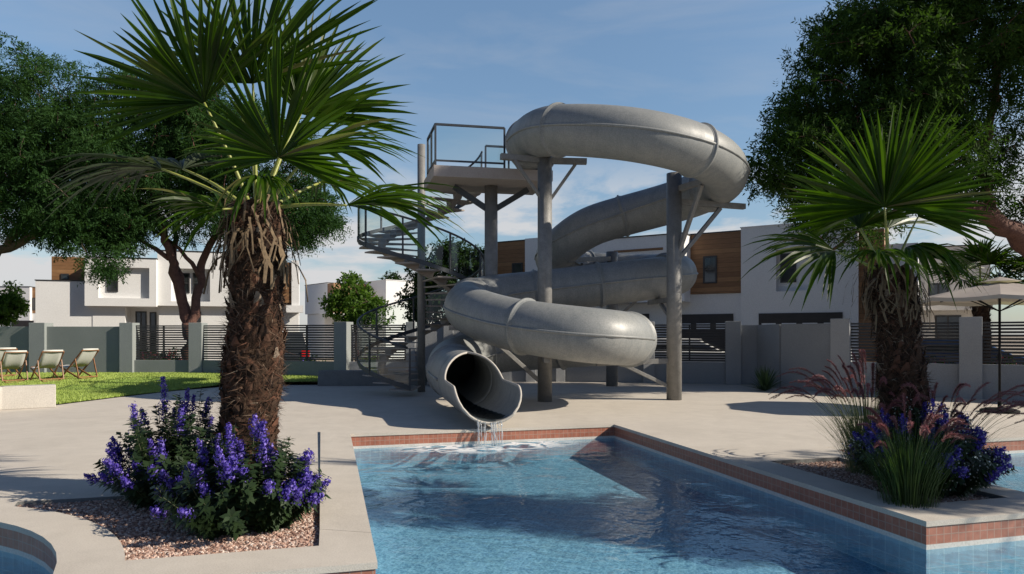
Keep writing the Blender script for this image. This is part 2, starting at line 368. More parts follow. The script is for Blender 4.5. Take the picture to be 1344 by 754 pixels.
def dup(root, loc, rz, label=None, scale=None):
    r = root.copy(); COL.objects.link(r); r.location = loc; r.rotation_euler = (0, 0, rz)
    if scale: r.scale = (scale,)*3
    if label: r['label'] = label
    for ch in list(root.children):
        c = ch.copy(); COL.objects.link(c); c.parent = r
        for g in list(ch.children):
            d = g.copy(); COL.objects.link(d); d.parent = c
    return r
def struct(name, mb, mat, smooth=False): return tag(mb.build(name, mat, None, smooth), kind='structure')
def spline(pts, step=.12):
    P = [np.array(p, float) for p in pts]; P = [2*P[0]-P[1]]+P+[2*P[-1]-P[-2]]; out_ = []
    for i in range(1, len(P)-2):
        p0, p1, p2, p3 = P[i-1:i+3]; n = max(2, int(np.linalg.norm(p2-p1)/step))
        # centripetal catmull-rom
        t = [0.0]
        for a, b in ((p0, p1), (p1, p2), (p2, p3)): t.append(t[-1]+max(1e-4, np.linalg.norm(b-a))**.5)
        for k in range(n):
            x = t[1]+(t[2]-t[1])*k/n
            A1 = (t[1]-x)/(t[1]-t[0])*p0+(x-t[0])/(t[1]-t[0])*p1; A2 = (t[2]-x)/(t[2]-t[1])*p1+(x-t[1])/(t[2]-t[1])*p2
            A3 = (t[3]-x)/(t[3]-t[2])*p2+(x-t[2])/(t[3]-t[2])*p3
            B1 = (t[2]-x)/(t[2]-t[0])*A1+(x-t[0])/(t[2]-t[0])*A2; B2 = (t[3]-x)/(t[3]-t[1])*A2+(x-t[1])/(t[3]-t[1])*A3
            out_.append((t[2]-x)/(t[2]-t[1])*B1+(x-t[1])/(t[2]-t[1])*B2)
    out_.append(P[-2]); A = np.array(out_)
    for _ in range(6): A[1:-1] = A[1:-1]*.5+(A[:-2]+A[2:])*.25
    return A
def px(x, Y): return (x-672)/F*Y
def pz(y, Y): return H+(441-y)/F*Y

# ------------------------------------------------------------------ camera, light, sky
cam = bpy.data.cameras.new('camera'); co = bpy.data.objects.new('camera', cam); COL.objects.link(co)
co.location = (0, 0, H); co.rotation_euler = (R(90), 0, 0)
cam.sensor_width = 36; cam.lens = 36*F/1344; cam.shift_y = (441-377)/1344; cam.clip_end = 3000; cam.clip_start = .05
scene.camera = co
AZ, EL = R(12), R(31)
SUN = Vector((math.cos(AZ)*math.cos(EL), -math.sin(AZ)*math.cos(EL), math.sin(EL)))
sl = bpy.data.lights.new('sun', 'SUN'); sl.energy = 6.1; sl.angle = R(.55); sl.color = (1, .90, .755)
so = bpy.data.objects.new('sun', sl); COL.objects.link(so); so.rotation_euler = SUN.to_track_quat('Z', 'Y').to_euler()
w = bpy.data.worlds.new('World'); scene.world = w; w.use_nodes = True; nt = w.node_tree; nt.nodes.clear()
wo = N(nt, 'ShaderNodeOutputWorld'); bg = N(nt, 'ShaderNodeBackground')
sky = N(nt, 'ShaderNodeTexSky', sky_type='NISHITA'); sky.sun_disc = False; sky.sun_elevation = EL
sky.sun_rotation = math.atan2(SUN.x, SUN.y); sky.air_density = 1.0; sky.dust_density = .6; sky.ozone_density = 1.2
tc = N(nt, 'ShaderNodeTexCoord'); sp = N(nt, 'ShaderNodeSeparateXYZ'); nt.links.new(tc.outputs['Generated'], sp.inputs[0])
mp = N(nt, 'ShaderNodeMapping'); mp.inputs['Scale'].default_value = (1, 1, 3.2); mp.inputs['Location'].default_value = (3.1, .4, .2); nt.links.new(tc.outputs['Generated'], mp.inputs[0])
cl = noise(nt, mp.outputs[0], 4.5, 7, .58, .25)
cm = ramp(nt, cl, [(.44, (0, 0, 0)), (.54, (1, 1, 1))])
band = ramp(nt, sp.outputs[2], [(.0, (.55, .55, .55)), (.08, (.95, .95, .95)), (.17, (.85, .85, .85)), (.25, (.1, .1, .1)), (.30, (0, 0, 0))])
mp2 = N(nt, 'ShaderNodeMapping'); mp2.inputs['Scale'].default_value = (1, 1, 5); mp2.inputs['Location'].default_value = (.9, 2.4, .2); nt.links.new(tc.outputs['Generated'], mp2.inputs[0])
wisp = ramp(nt, noise(nt, mp2.outputs[0], 2.0, 7, .55, .6), [(.50, (0, 0, 0)), (.74, (.40, .40, .40))])
mfw = N(nt, 'ShaderNodeMath', operation='MULTIPLY_ADD'); nt.links.new(sp.outputs[1], mfw.inputs[0]); mfw.inputs[1].default_value = .5; mfw.inputs[2].default_value = .5
skc = mixc(nt, 1.0, sky.outputs[0], ramp(nt, sp.outputs[2], [(.0, (.66, .70, .72)), (.16, (.76, .84, .88)), (.45, (1.02, 1.10, 1.10)), (.68, (.50, .53, .58))]), 'MULTIPLY')
hz = ramp(nt, sp.outputs[2], [(.0, (.30, .30, .30)), (.30, (0, 0, 0))])
skc = mixc(nt, hz, skc, (3.0, 3.5, 4.1))
skc = mixc(nt, wisp, skc, (3.3, 3.6, 4.1))
skc = mixc(nt, mixc(nt, 1, cm, band, 'MULTIPLY'), skc, (4.9, 4.85, 4.9))
skc = mixc(nt, 1.0, skc, ramp(nt, mfw.outputs[0], [(.25, (.50, .56, .68)), (.62, (.60, .65, .76)), (.80, (1, 1, 1))]), 'MULTIPLY')
nt.links.new(skc, bg.inputs[0]); bg.inputs[1].default_value = .14; nt.links.new(bg.outputs[0], wo.inputs[0])
scene.view_settings.view_transform = 'Standard'; scene.view_settings.look = 'None'; scene.view_settings.exposure = 0; scene.view_settings.gamma = 1
scene.cycles.max_bounces = 8; scene.cycles.transparent_max_bounces = 24; scene.cycles.use_denoising = True
scene.cycles.caustics_reflective = False; scene.cycles.caustics_refractive = False; scene.cycles.sample_clamp_indirect = 6

# ------------------------------------------------------------------ polygons with holes
def inside(p, poly):
    x, y = p; c = False; n = len(poly); j = n-1
    for i in range(n):
        xi, yi = poly[i]; xj, yj = poly[j]
        if (yi > y) != (yj > y) and x < (xj-xi)*(y-yi)/(yj-yi)+xi: c = not c
        j = i
    return c
def sheet(name, outer, holes, z, mat):
    vs = []; es = []
    for poly in [outer]+holes:
        o = len(vs); vs += [Vector(p[:2]) for p in poly]; es += [(o+i, o+(i+1) % len(poly)) for i in range(len(poly))]
    r = delaunay_2d_cdt(vs, es, [], 0, 1e-5); mb = MB(); fs = []
    for f in r[2]:
        c = sum((r[0][i] for i in f), Vector((0, 0)))/len(f)
        if inside(c, outer) and not any(inside(c, h) for h in holes):
            p_ = [r[0][i] for i in f]; ar = sum(p_[k].x*p_[(k+1) % len(f)].y-p_[(k+1) % len(f)].x*p_[k].y for k in range(len(f)))
            fs.append(tuple(f) if ar > 0 else tuple(f)[::-1])
    mb.add([(p.x, p.y, z) for p in r[0]], fs)
    return struct(name, mb, mat)
def offset(poly, d):
    """shift edges to the left of their direction by d"""
    n = len(poly); out_ = []
    for i in range(n):
        p0, p1, p2 = (Vector(poly[(i+k-1) % n][:2]) for k in range(3))
        a = (p1-p0).normalized(); b = (p2-p1).normalized(); na = Vector((-a.y, a.x)); nb = Vector((-b.y, b.x))
        m_ = (na+nb); m_ = m_/max(.2, m_.dot(na)) if m_.length > .01 else na
        out_.append((p1.x+m_.x*d, p1.y+m_.y*d))
    return out_
def wallband(name, poly, z0, z1, mat, parent=None, closed=True, uvs=True, skip=()):
    me = bpy.data.meshes.new(name); vs = []; fs = []; us = []; n = len(poly); L = 0
    for i in range(n if closed else n-1):
        a, b = poly[i], poly[(i+1) % n]; l = math.dist(a[:2], b[:2])
        o = len(vs); vs += [(a[0], a[1], z0), (b[0], b[1], z0), (b[0], b[1], z1), (a[0], a[1], z1)]; fs.append((o, o+1, o+2, o+3))
        us += [(L, z0-z1), (L+l, z0-z1), (L+l, 0), (L, 0)]; L += l
    me.from_pydata(vs, [], fs); uvl = me.uv_layers.new(name='uv')
    for k, x in enumerate(us): uvl.data[k].uv = x
    return link(name, me, mat, parent)

P2 = lambda u, v: uv(u, v)[:2]
pool = [P2(*p) for p in ((-1.1, 1.5), (13, 1.5), (13, 7.8), (6.45, 7.8), (6.45, 4.46), (4.66, 4.46), (4.66, 10.72), (.31, 10.72), (.31, 4.6), (-1.1, 4.6))]
SC = (-4.2, 4.4); SR = 2.57
spa = [P2(SC[0]+SR*math.cos(a), SC[1]+SR*math.sin(a)) for a in np.linspace(0, 2*math.pi, 65)[:-1]]
arc = [P2(SC[0]+2.96*math.cos(a), SC[1]+2.96*math.sin(a)) for a in np.linspace(1.03, math.asin((5.07-SC[1])/2.96), 16)]
bed1 = [P2(-2.72, 7.12)]+arc+[P2(-.07, 5.07), P2(-.07, 7.12)]
bed2 = [P2(*p) for p in ((5.10, 4.93), (6.08, 4.93), (6.08, 7.1), (5.10, 7.1))]
fenceL = [(-30, 24.4), (px(54, 23.7), 23.7), (px(170, 23.7), 23.7), (px(260, 23.7), 23.7), (px(356, 22.9), 22.9), (px(451, 22.2), 22.2), (px(540, 22.3), 22.3), (px(735, 22.4), 22.4), (px(850, 21.9), 21.9), (px(962, 21.2), 21.2)]
fenceR = [(px(962, 21.2), 21.2), (px(997, 21.0), 21.0), (px(1028, 19.4), 19.4), (px(1104, 17.95), 17.95), (px(1274, 16.4), 16.4), (px(1440, 15.1), 15.1), (16.5, 11.5), (22, 6.0)]
lawn_edge = [(-30, 12.5), (px(-60, 14.6), 14.6), (px(73, 14.75), 14.75), (px(150, 16.5), 16.5), (px(230, 18.6), 18.6), (px(290, 20.0), 20.0), (px(360, 20.7), 20.7), (px(424, 20.9), 20.9)]
lawn = lawn_edge+[(px(451, 22.2)+.6, 22.2)]+fenceL[:6][::-1]
# deck, with the pools, the beds and the lawn cut out
deck_outer = [(-30, -3), (22, -3), (22, 6.0)]+fenceR[::-1][1:-1]+fenceL[::-1]
deck_outer = [(-30, -3), (22, -3)]+fenceR[::-1]+fenceL[::-1][1:5]+[(px(451, 22.2)+.6, 22.2)]+lawn_edge[::-1]
seamless = sheet('deck', deck_outer, [pool, spa, bed1, bed2], 0, 'deck')
# raised coping strip between the left bed and the main pool
mb = MB(); cs = [(-.07, 5.5, .002), (.31, 5.3, .002), (.31, 10.70, .030), (-.13, 11.05, .030)]
mb.add([uv(u_, v_, -.02) for u_, v_, z_ in cs]+[uv(u_, v_, z_) for u_, v_, z_ in cs], [(3, 2, 1, 0), (4, 5, 6, 7), (0, 1, 5, 4), (1, 2, 6, 5), (2, 3, 7, 6), (3, 0, 4, 7)])
struct('coping_strip', mb, 'deck')
for nm, poly, tilez in (('pool', pool, 1), ('spa', spa, 1)):
    lip = wallband(nm+'_coping_edge', poly, -.045, .0, 'coping'); tag(lip, kind='structure')
    q = offset(poly, -.012)
    t = wallband(nm+'_tile_band', q, -.195, -.045, 'tile'); tag(t, kind='structure')
    mb = MB()
    n_ = len(poly)
    for i in range(n_):
        a, b, c_, d_ = poly[i], poly[(i+1) % n_], q[(i+1) % n_], q[i]; mb.add([(a[0], a[1], -.045), (b[0], b[1], -.045), (c_[0], c_[1], -.045), (d_[0], d_[1], -.045)], [(0, 1, 2, 3)])
    struct(nm+'_lip', mb, 'coping')
    t = wallband(nm+'_waterline_band', q, -.235, -.195, 'whitetile'); tag(t, kind='structure')
    t = wallband(nm+'_wall', q, -.58, -.235, 'pooltile'); tag(t, kind='structure')
    sheet(nm+'_floor', q, [], -.54, 'floor')
    sheet(nm+'_water', q, [], -.235, 'water')
for i, bed in enumerate((bed1, bed2)):
    sheet('gravel_bed', bed, [], -.05 if i else -.035, 'gravel')
    t = wallband('bed_edge', bed, -.12, -.001, 'seatgrey'); tag(t, kind='structure')
def pebbles(name, poly, n, smin, smax, zz=0):
    xs = [p[0] for p in poly]; ys = [p[1] for p in poly]; out_ = []
    O = np.array([(1, 0, 0), (0, 1, 0), (-1, 0, 0), (0, -1, 0), (0, 0, 1), (0, 0, -1)], float)
    T = [(0, 1, 4), (1, 2, 4), (2, 3, 4), (3, 0, 4)]
    vs = []; fs = []; k = 0
    while k < n:
        x, y = random.uniform(min(xs), max(xs)), random.uniform(min(ys), max(ys))
        if not inside((x, y), poly): continue
        s = random.uniform(smin, smax); a = random.uniform(0, 6.28); o = len(vs); hgt = random.uniform(.45, .8)
        for j in range(6):
            w_ = 2*math.pi*j/5 if j < 5 else 0; rr = s*random.uniform(.75, 1.15) if j < 5 else 0
            if j < 5: vs.append((x+rr*math.cos(w_+a), y+rr*.75*math.sin(w_+a), -.079+zz+random.uniform(0, .004)))
        for j in range(5):
            w_ = 2*math.pi*j/5+.6; rr = s*random.uniform(.35, .65); vs.append((x+rr*math.cos(w_+a), y+rr*.75*math.sin(w_+a), -.075+zz+s*hgt*random.uniform(.7, 1.1)))
        for j in range(5): fs.append((o+j, o+(j+1) % 5, o+5+(j+1) % 5, o+5+j))
        fs.append(tuple(o+5+j for j in range(5))); k += 1
    mb_ = MB(); mb_.v = vs; mb_.f = fs
    return mb_.build(name, 'pebble')
tag(pebbles('gravel', bed1, 9000, .010, .022, .04), 'pinkish gravel mulch in the left planting bed around the palm', 'gravel', None, 'stuff')
tag(pebbles('gravel', bed2, 5500, .010, .022, .025), 'pinkish gravel mulch in the right planting bed beside the pool', 'gravel', None, 'stuff')
# lawn
def lawnz(x, y): return .02+.18*max(0, min(1, (y-19)/4))
vs2 = [Vector(p) for p in lawn]; r = delaunay_2d_cdt(vs2+[Vector((x, y)) for x in np.arange(-29, -5, 1.0) for y in np.arange(14, 24, 1.0) if inside((x, y), lawn)], [(i, (i+1) % len(vs2)) for i in range(len(vs2))], [], 0, 1e-5)
mb = MB(); mb.add([(p.x, p.y, lawnz(p.x, p.y)) for p in r[0]], [tuple(f) for f in r[2] if inside(sum((r[0][i] for i in f), Vector((0, 0)))/3, lawn)])
struct('lawn', mb, 'lawn', True)
T = []
while len(T) < 150000:
    x, y = random.uniform(-17.5, -5), random.uniform(14, 23.7)
    if not inside((x, y), lawn): continue
    z = lawnz(x, y); a = random.uniform(0, 6.28); h = random.uniform(.03, .065); w_ = .010; dx, dy = math.cos(a)*w_, math.sin(a)*w_; lx, ly = random.uniform(-.02, .02), random.uniform(-.02, .02)
    T.append(((x-dx, y-dy, z), (x+dx, y+dy, z), (x+lx, y+ly, z+h)))
tag(quads('lawn_grass', T, 'blades', None, 3), 'bright green mown grass of the lawn behind the deck', 'grass', None, 'stuff')
# ground beyond the wall: earth to the horizon, street, pavements
mb = MB(); mb.add([(-1500, -1500, -1.3), (1500, -1500, -1.3), (1500, 2500, -1.3), (-1500, 2500, -1.3)], [(0, 1, 2, 3)]); struct('ground', mb, 'earth')
outer = [(-400, 600)]+[(-400, 24.4)]+fenceL+fenceR[1:]+[(400, 6.0), (400, 600)]
sheet('street_ground', outer, [], -.04, 'earth')
def ribbon(name, pts, w_, z, mat):
    mb_ = MB(); P = [Vector(p) for p in pts]; L, Rr = [], []
    for i in range(len(P)):
        t = (P[min(i+1, len(P)-1)]-P[max(i-1, 0)]).normalized(); n_ = Vector((-t.y, t.x)); L.append(P[i]+n_*w_/2); Rr.append(P[i]-n_*w_/2)
    for i in range(len(P)-1): mb_.add([(L[i].x, L[i].y, z), (Rr[i].x, Rr[i].y, z), (Rr[i+1].x, Rr[i+1].y, z), (L[i+1].x, L[i+1].y, z)], [(0, 1, 2, 3)])
    return struct(name, mb_, mat)
ribbon('road', [(-60, 30.2), (-15, 30), (-8, 29), (2, 25.6), (10, 22.3), (16, 19.2), (30, 12)], 5.0, -.036, 'asphalt')
ribbon('road', [(-7, 29), (-5.2, 40), (-4.5, 70), (-4, 120)], 6.0, -.032, 'asphalt')
ribbon('pavement', [(-60, 26.3), (-16, 26.1), (-8.4, 25.3), (0, 23.9)], 1.4, .05, 'pavement')
# ------------------------------------------------------------------ boundary walls
def seg(mb_, a, b, z0, z1, th, ext=0.0):
    a, b = Vector(a), Vector(b); t = (b-a).normalized(); a2 = a-t*ext; b2 = b+t*ext; n_ = Vector((-t.y, t.x))*th/2
    mb_.prism([(a2+n_)[:], (b2+n_)[:], (b2-n_)[:], (a2-n_)[:]][::-1], z0, z1)
def slat_panel(parent, a, b, z0, z1, label=None):
    a, b = Vector(a), Vector(b); t = (b-a).normalized(); a = a+t*.2; b = b-t*.2
    m1 = MB()
    n_ = int((z1-z0)/.088)
    for i in range(n_):
        z = z0+.05+(z1-z0-.1)*(i+.5)/n_; m1.beam((a.x, a.y, z), (b.x, b.y, z), .022, .052)
    p = m1.build('slat_panel', 'slat', parent)
    m2 = MB()
    for z in (z0+.02, z1-.02): m2.beam((a.x, a.y, z), (b.x, b.y, z), .05, .045)
    for q in (a, b, (a+b)/2): m2.beam((q.x, q.y, z0), (q.x, q.y, z1), .05, .05, (t.x, t.y, 0))
    m2.build('panel_frame', 'slat', p)
    if label: p['label'] = label
def pillar(parent, q, rz, z0=-.04, z1=1.95, w_=.46, d=.46):
    m1 = MB(); m1.box((q[0], q[1], (z0+z1)/2), (w_, d, z1-z0), rz); m1.build('pillar', 'pillar' if parent == wl else 'pillargrey', parent, bevel=.012)
def wallrun(parent, a, b, z1=1.82, th=.24):
    m1 = MB(); seg(m1, a, b, -.04, z1, th); m1.build('wall_section', 'wall' if parent == wl else 'wallgrey', parent, bevel=.008)
def ang(a, b): return math.atan2(b[1]-a[1], b[0]-a[0])
wl = thing('boundary_wall', 'grey green rendered boundary wall with slatted panels behind the lawn', 'wall', (fenceL[2][0], fenceL[2][1], 0))
f = fenceL
wallrun(wl, f[0], f[1]); wallrun(wl, f[1], f[2])
pillar(wl, f[1], 0, w_=.55); pillar(wl, f[2], 0)
for i in (2, 3, 4): wallrun(wl, f[i], f[i+1], .66); slat_panel(wl, f[i], f[i+1], .70, 1.86)
pillar(wl, f[3], 0); pillar(wl, f[4], ang(f[3], f[5])); pillar(wl, f[5], ang(f[4], f[5]))
wc = thing('boundary_wall', 'shaded plain boundary wall behind the slide, one slatted panel at each end', 'wall', (f[6][0], f[6][1], 0))
wallrun(wc, f[5], f[6], .66); slat_panel(wc, f[5], f[6], .70, 1.86)
wallrun(wc, f[6], f[7]); pillar(wc, f[6], 0, w_=.3); wallrun(wc, f[7], f[8]); wallrun(wc, f[8], f[9], .66)
for q in (.25, .55, .8):
    x = f[6][0]+(f[7][0]-f[6][0])*q; pillar(wc, (x, f[6][1]), 0, z1=1.83, w_=.32, d=.3)
pillar(wc, f[8], 0, w_=.36); slat_panel(wc, f[8], f[9], .70, 1.86); pillar(wc, f[7], 0, w_=.3, z1=1.83)
g = fenceR
wr = thing('boundary_wall', 'shaded grey boundary wall with slatted panels behind the parasol', 'wall', (g[3][0], g[3][1], 0))
pillar(wr, g[0], ang(g[0], g[1]))
for i in (0, 1, 2): wallrun(wr, g[i], g[i+1], 1.83)
pillar(wr, g[3], ang(g[3], g[4])); pillar(wr, g[4], ang(g[4], g[5])); pillar(wr, g[5], ang(g[5], g[6]))
for i in (3, 4): wallrun(wr, g[i], g[i+1], .82); slat_panel(wr, g[i], g[i+1], .86, 1.83)
wallrun(wr, g[5], g[6], 1.83); wallrun(wr, g[6], g[7], 1.83)
# low seat walls
sw = MB(); q = [(px(-120, 12.6), 12.6), (px(0, 13.9), 13.9), (px(73, 14.45), 14.45)]
for i in range(2): seg(sw, q[i], q[i+1], 0, .47, .34, .0 if i else .04)
tag(sw.build('seat_wall', 'seatwall', None, bevel=.015), 'low beige concrete seat wall in front of the deck chairs', 'seat wall')
sw = MB(); seg(sw, (px(419, 20.6), 20.6), (px(560, 20.9), 20.9), 0, .45, .5)
tag(sw.build('seat_wall', 'seatgrey', None, bevel=.015), 'low dark grey seat wall between the lawn and the spiral stair', 'seat wall')

# ------------------------------------------------------------------ water slide
RT = .525
path = [(.62, 17.35, 6.1), (.38, 16.5, 6.1), (.72, 15.35, 6.08), (1.6, 14.45, 5.84), (2.7, 14.1, 5.62), (3.8, 14.4, 5.45), (4.65, 15.2, 5.3), (5.0, 16.3, 5.2), (4.65, 17.4, 5.08), (3.82, 18.2, 4.92),
        (3.0, 18.5, 4.74), (2.03, 18.5, 4.42), (1.42, 18.75, 4.0), (1.18, 19.4, 3.72), (1.4, 20.2, 3.62), (2.0, 20.95, 3.56), (2.7, 21.2, 3.53), (3.5, 21.1, 3.48), (4.3, 20.5, 3.4), (4.62, 19.35, 3.28), (4.35, 18.3, 3.12),
        (3.57, 17.65, 2.97), (2.6, 17.5, 2.85), (1.5, 17.5, 2.72), (.6, 17.5, 2.62), (-.3, 17.35, 2.52), (-.88, 16.8, 2.38), (-1.06, 16.0, 2.2), (-.78, 15.0, 2.0), (-.1, 14.1, 1.76), (.75, 13.45, 1.6), (1.6, 13.25, 1.5),
        (2.25, 13.75, 1.45), (2.5, 14.7, 1.40), (2.35, 15.9, 1.35), (1.8, 16.85, 1.28), (.9, 17.25, 1.2), (-.2, 17.25, 1.12), (-.95, 16.75, 1.02), (-1.32, 15.9, .92), (-1.3, 14.8, .80), (-1.13, 14.0, .71), (-.87, 13.1, .65)]
C = spline(path, .12)
def frames(C):
    T_ = np.gradient(C, axis=0); T_ /= np.linalg.norm(T_, axis=1)[:, None]
    S = np.cross(T_, [0, 0, 1.0]); S /= np.linalg.norm(S, axis=1)[:, None]; B = np.cross(S, T_); return T_, S, B
T_, S_, B_ = frames(C)
def sweep(C, S, B, r, n, closed_ends=False):
    a = np.linspace(0, 2*np.pi, n+1)[:-1]
    P = C[:, None, :]+r*(np.cos(a)[None, :, None]*S[:, None, :]+np.sin(a)[None, :, None]*B[:, None, :])
    m_ = len(C); fs = []
    for i in range(m_-1):
        for k in range(n): k2 = (k+1) % n; fs.append((i*n+k, (i+1)*n+k, (i+1)*n+k2, i*n+k2))
    mb_ = MB(); mb_.v = [tuple(x) for x in P.reshape(-1, 3)]; mb_.f = fs; return mb_
sd = thing('water_slide', 'grey enclosed tube water slide winding down into the pool', 'water slide', (.75, 15.6, 0))
tube = sweep(C, S_, B_, RT, 40).build('tube', 'slide', sd, True, solid=.03)
for sgn in (1, -1):
    mb = MB(); mb.tube([tuple(x) for x in (C+S_*sgn*(RT+.018))[::2]], .030, 8); mb.build('seam', 'slide', tube, True)
arcl = np.concatenate([[0], np.cumsum(np.linalg.norm(np.diff(C, axis=0), axis=1))])
def near(x, y): return int(np.argmin((C[:, 0]-x)**2+(C[:, 1]-y)**2))
def nearz(x, y, z): return int(np.argmin((C[:, 0]-x)**2+(C[:, 1]-y)**2+2*(C[:, 2]-z)**2))
for q in ((.62, 17.3, 6.1), (.40, 16.2, 6.1), (1.05, 14.9, 6.0), (3.95, 14.5, 5.42), (4.95, 16.9, 5.1), (3.0, 18.5, 4.74), (1.3, 19.0, 3.8), (2.3, 21.1, 3.5), (4.5, 20.0, 3.3), (3.95, 17.9, 3.05), (2.2, 17.5, 2.8), (.65, 17.5, 2.62),
          (-1.0, 16.5, 2.3), (.3, 13.8, 1.68), (2.42, 14.2, 1.43), (1.2, 17.15, 1.22), (-.75, 16.95, 1.06), (-1.22, 14.4, .75)):
    i = nearz(*q); ring = []
    i = max(1, min(len(C)-2, i)); prof = ((-.075, RT+.012), (-.06, RT+.028), (-.022, RT+.030), (-.018, RT+.062), (.018, RT+.062), (.022, RT+.030), (.06, RT+.028), (.075, RT+.012))
    n_ = 40; vs = []
    for off, rr in prof:
        for k in range(n_):
            a = 2*math.pi*k/n_; vs.append(tuple(C[i]+T_[i]*off+rr*(math.cos(a)*S_[i]+math.sin(a)*B_[i])))
    mb = MB(); mb.add(vs, [(j*n_+k, j*n_+(k+1) % n_, (j+1)*n_+(k+1) % n_, (j+1)*n_+k) for j in range(len(prof)-1) for k in range(n_)])
    mb.build('joint_ring', 'slide', sd, True)
# open exit chute
E = spline([tuple(C[-1]), (-.70, 12.4, .64), (-.52, 11.7, .645), (-.33, 10.93, .65)], .06)
E[0] = C[-1]; Te, Se, Be = frames(E); m_ = len(E); n_ = 44; vs = []
def A_of(t):
    if t < .38: k = t/.38; k = k*k*(3-2*k); return 180-84*k
    if t < .78: return 96-4*(t-.38)/.4
    k = (t-.78)/.22; return 92-50*k**2.6
for i in range(m_):
    t = i/(m_-1); A = R(A_of(t)); rr = RT*(1+.05*t)
    for k in range(n_+1):
        a = -math.pi/2-A+2*A*k/n_; vs.append(tuple(E[i]+rr*(math.cos(a)*Se[i]+math.sin(a)*Be[i])))
mb = MB(); mb.add(vs, [(i*(n_+1)+k, (i+1)*(n_+1)+k, (i+1)*(n_+1)+k+1, i*(n_+1)+k+1) for i in range(m_-1) for k in range(n_)])
ch = mb.build('exit_chute', 'slide', sd, True, solid=.035); ch['label'] = 'open scooped end of the tube over the pool edge'
mb = MB()
rim = [vs[i*(n_+1)] for i in range(0, m_)]+[vs[(m_-1)*(n_+1)+k] for k in range(n_+1)]+[vs[i*(n_+1)+n_] for i in range(m_-1, -1, -1)]
mb.tube(rim, .022, 6); mb.build('rim', 'seatwall', ch, True)
# water lying in the chute and falling off it
EE = np.vstack([C[-14:-1], E]); Tq, Sq, Bq = frames(EE); mb = MB(); vs3 = []
for i in range(len(EE)):
    for k in range(9):
        sx_ = -.24+.48*k/8; sx_ *= (.55+.45*i/len(EE)); zz = -math.sqrt(RT**2-.30**2)+.0; ripple = .006*math.sin(i*1.3+k*2.1)+.004*math.sin(i*2.9-k)
        zz = -math.sqrt(RT**2-sx_**2)+.035+ripple; vs3.append(tuple(EE[i]+Sq[i]*sx_+Bq[i]*zz))
mb.add(vs3, [(i*9+k, i*9+k+1, (i+1)*9+k+1, (i+1)*9+k) for i in range(len(EE)-1) for k in range(8)])
tag(mb.build('chute_water', 'wetwater', None, True), 'shallow dark sheet of water running out of the slide mouth', 'water', None, 'structure')
mb = MB(); lipc = E[-1]
for k in range(15):
    sx_ = random.uniform(-.15, .2); zz = -math.sqrt(RT**2-sx_**2)+.0; p0 = lipc+Se[-1]*sx_+Be[-1]*zz; p = []; edge = k in (0, 14)
    if k == 0: sx_ = -.16
    if k == 14: sx_ = .22
    p0 = lipc+Se[-1]*sx_+Be[-1]*(-math.sqrt(RT**2-sx_**2))
    L = 10
    for j in range(L+1):
        t = j/L; p.append((p0[0]+random.uniform(-.006, .006)+.02*t, p0[1]-.02-.12*t+random.uniform(-.01, .01), p0[2]-.01-(p0[2]+.235)*t**1.4))
    mb.tube(p, [(.014 if edge else .008)*random.uniform(.4, 1.6) for _ in p], 6)
for k in range(60):
    t = random.random(); sx_ = random.uniform(-.2, .26); p = lipc+Se[-1]*sx_; q = (p[0]+random.uniform(-.04, .06), p[1]-.02-.12*t+random.uniform(-.05, .03), .10-.33*t); s2 = random.uniform(.003, .008)
    mb.tube([(q[0], q[1], q[2]-s2*1.6), q, (q[0], q[1], q[2]+s2*2)], [s2*.3, s2, s2*.2], 5)
ws = mb.build('falling_water', 'stream', None, True); tag(ws, 'thin streams of water falling from the slide mouth', 'water', None, 'structure')
mb = MB()
me = bpy.data.meshes.new('foam_caustics'); me.from_pydata([(*P2(-.0+.36, 8.9), -.229), (*P2(4.4, 8.9), -.229), (*P2(4.4, 10.71), -.229), (*P2(.36, 10.71), -.229)], [], [(0, 1, 2, 3)])
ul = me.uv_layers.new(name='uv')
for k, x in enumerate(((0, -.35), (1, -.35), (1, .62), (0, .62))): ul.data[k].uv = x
tag(link('foam_caustics', me, 'foam_caustics'), 'white froth and painted caustic light ripples where the slide water meets the pool', 'foam_caustics', None, 'stuff')
# support columns and arms
def column(x, y, z1, r, arms, lab=None):
    m1 = MB(); m1.cyl(x, y, 0, z1, r, 32); c_ = m1.build('support_column', 'column', sd, True)
    for kind, p0, p1, wd, ht in arms:
        m2 = MB(); m2.beam(p0, p1, wd, ht); m2.build(kind, 'column', c_, bevel=.006)
    return c_
column(.75, 15.6, 5.62, .165, [('bracket_arm', (.75, 15.6, 5.50), (px(657, 15.3), 15.3, 5.52), .13, .13), ('bracket_arm', (.75, 15.6, 5.50), (px(770, 15.6), 15.6, 5.48), .13, .13),
    ('brace', (.72, 15.55, 4.55), (.05, 15.35, 5.45), .07, .07), ('brace', (.80, 15.6, 4.5), (1.45, 15.6, 5.42), .07, .07),
    ('bracket_arm', (.75, 15.6, 1.62), (px(590, 16.2), 16.2, 1.68), .12, .10), ('brace', (.7, 15.6, .40), (px(640, 15.2), 15.2, 1.52), .07, .09), ('bracket_arm', (.75, 15.6, .98), (.7, 13.6, 1.02), .12, .12)])
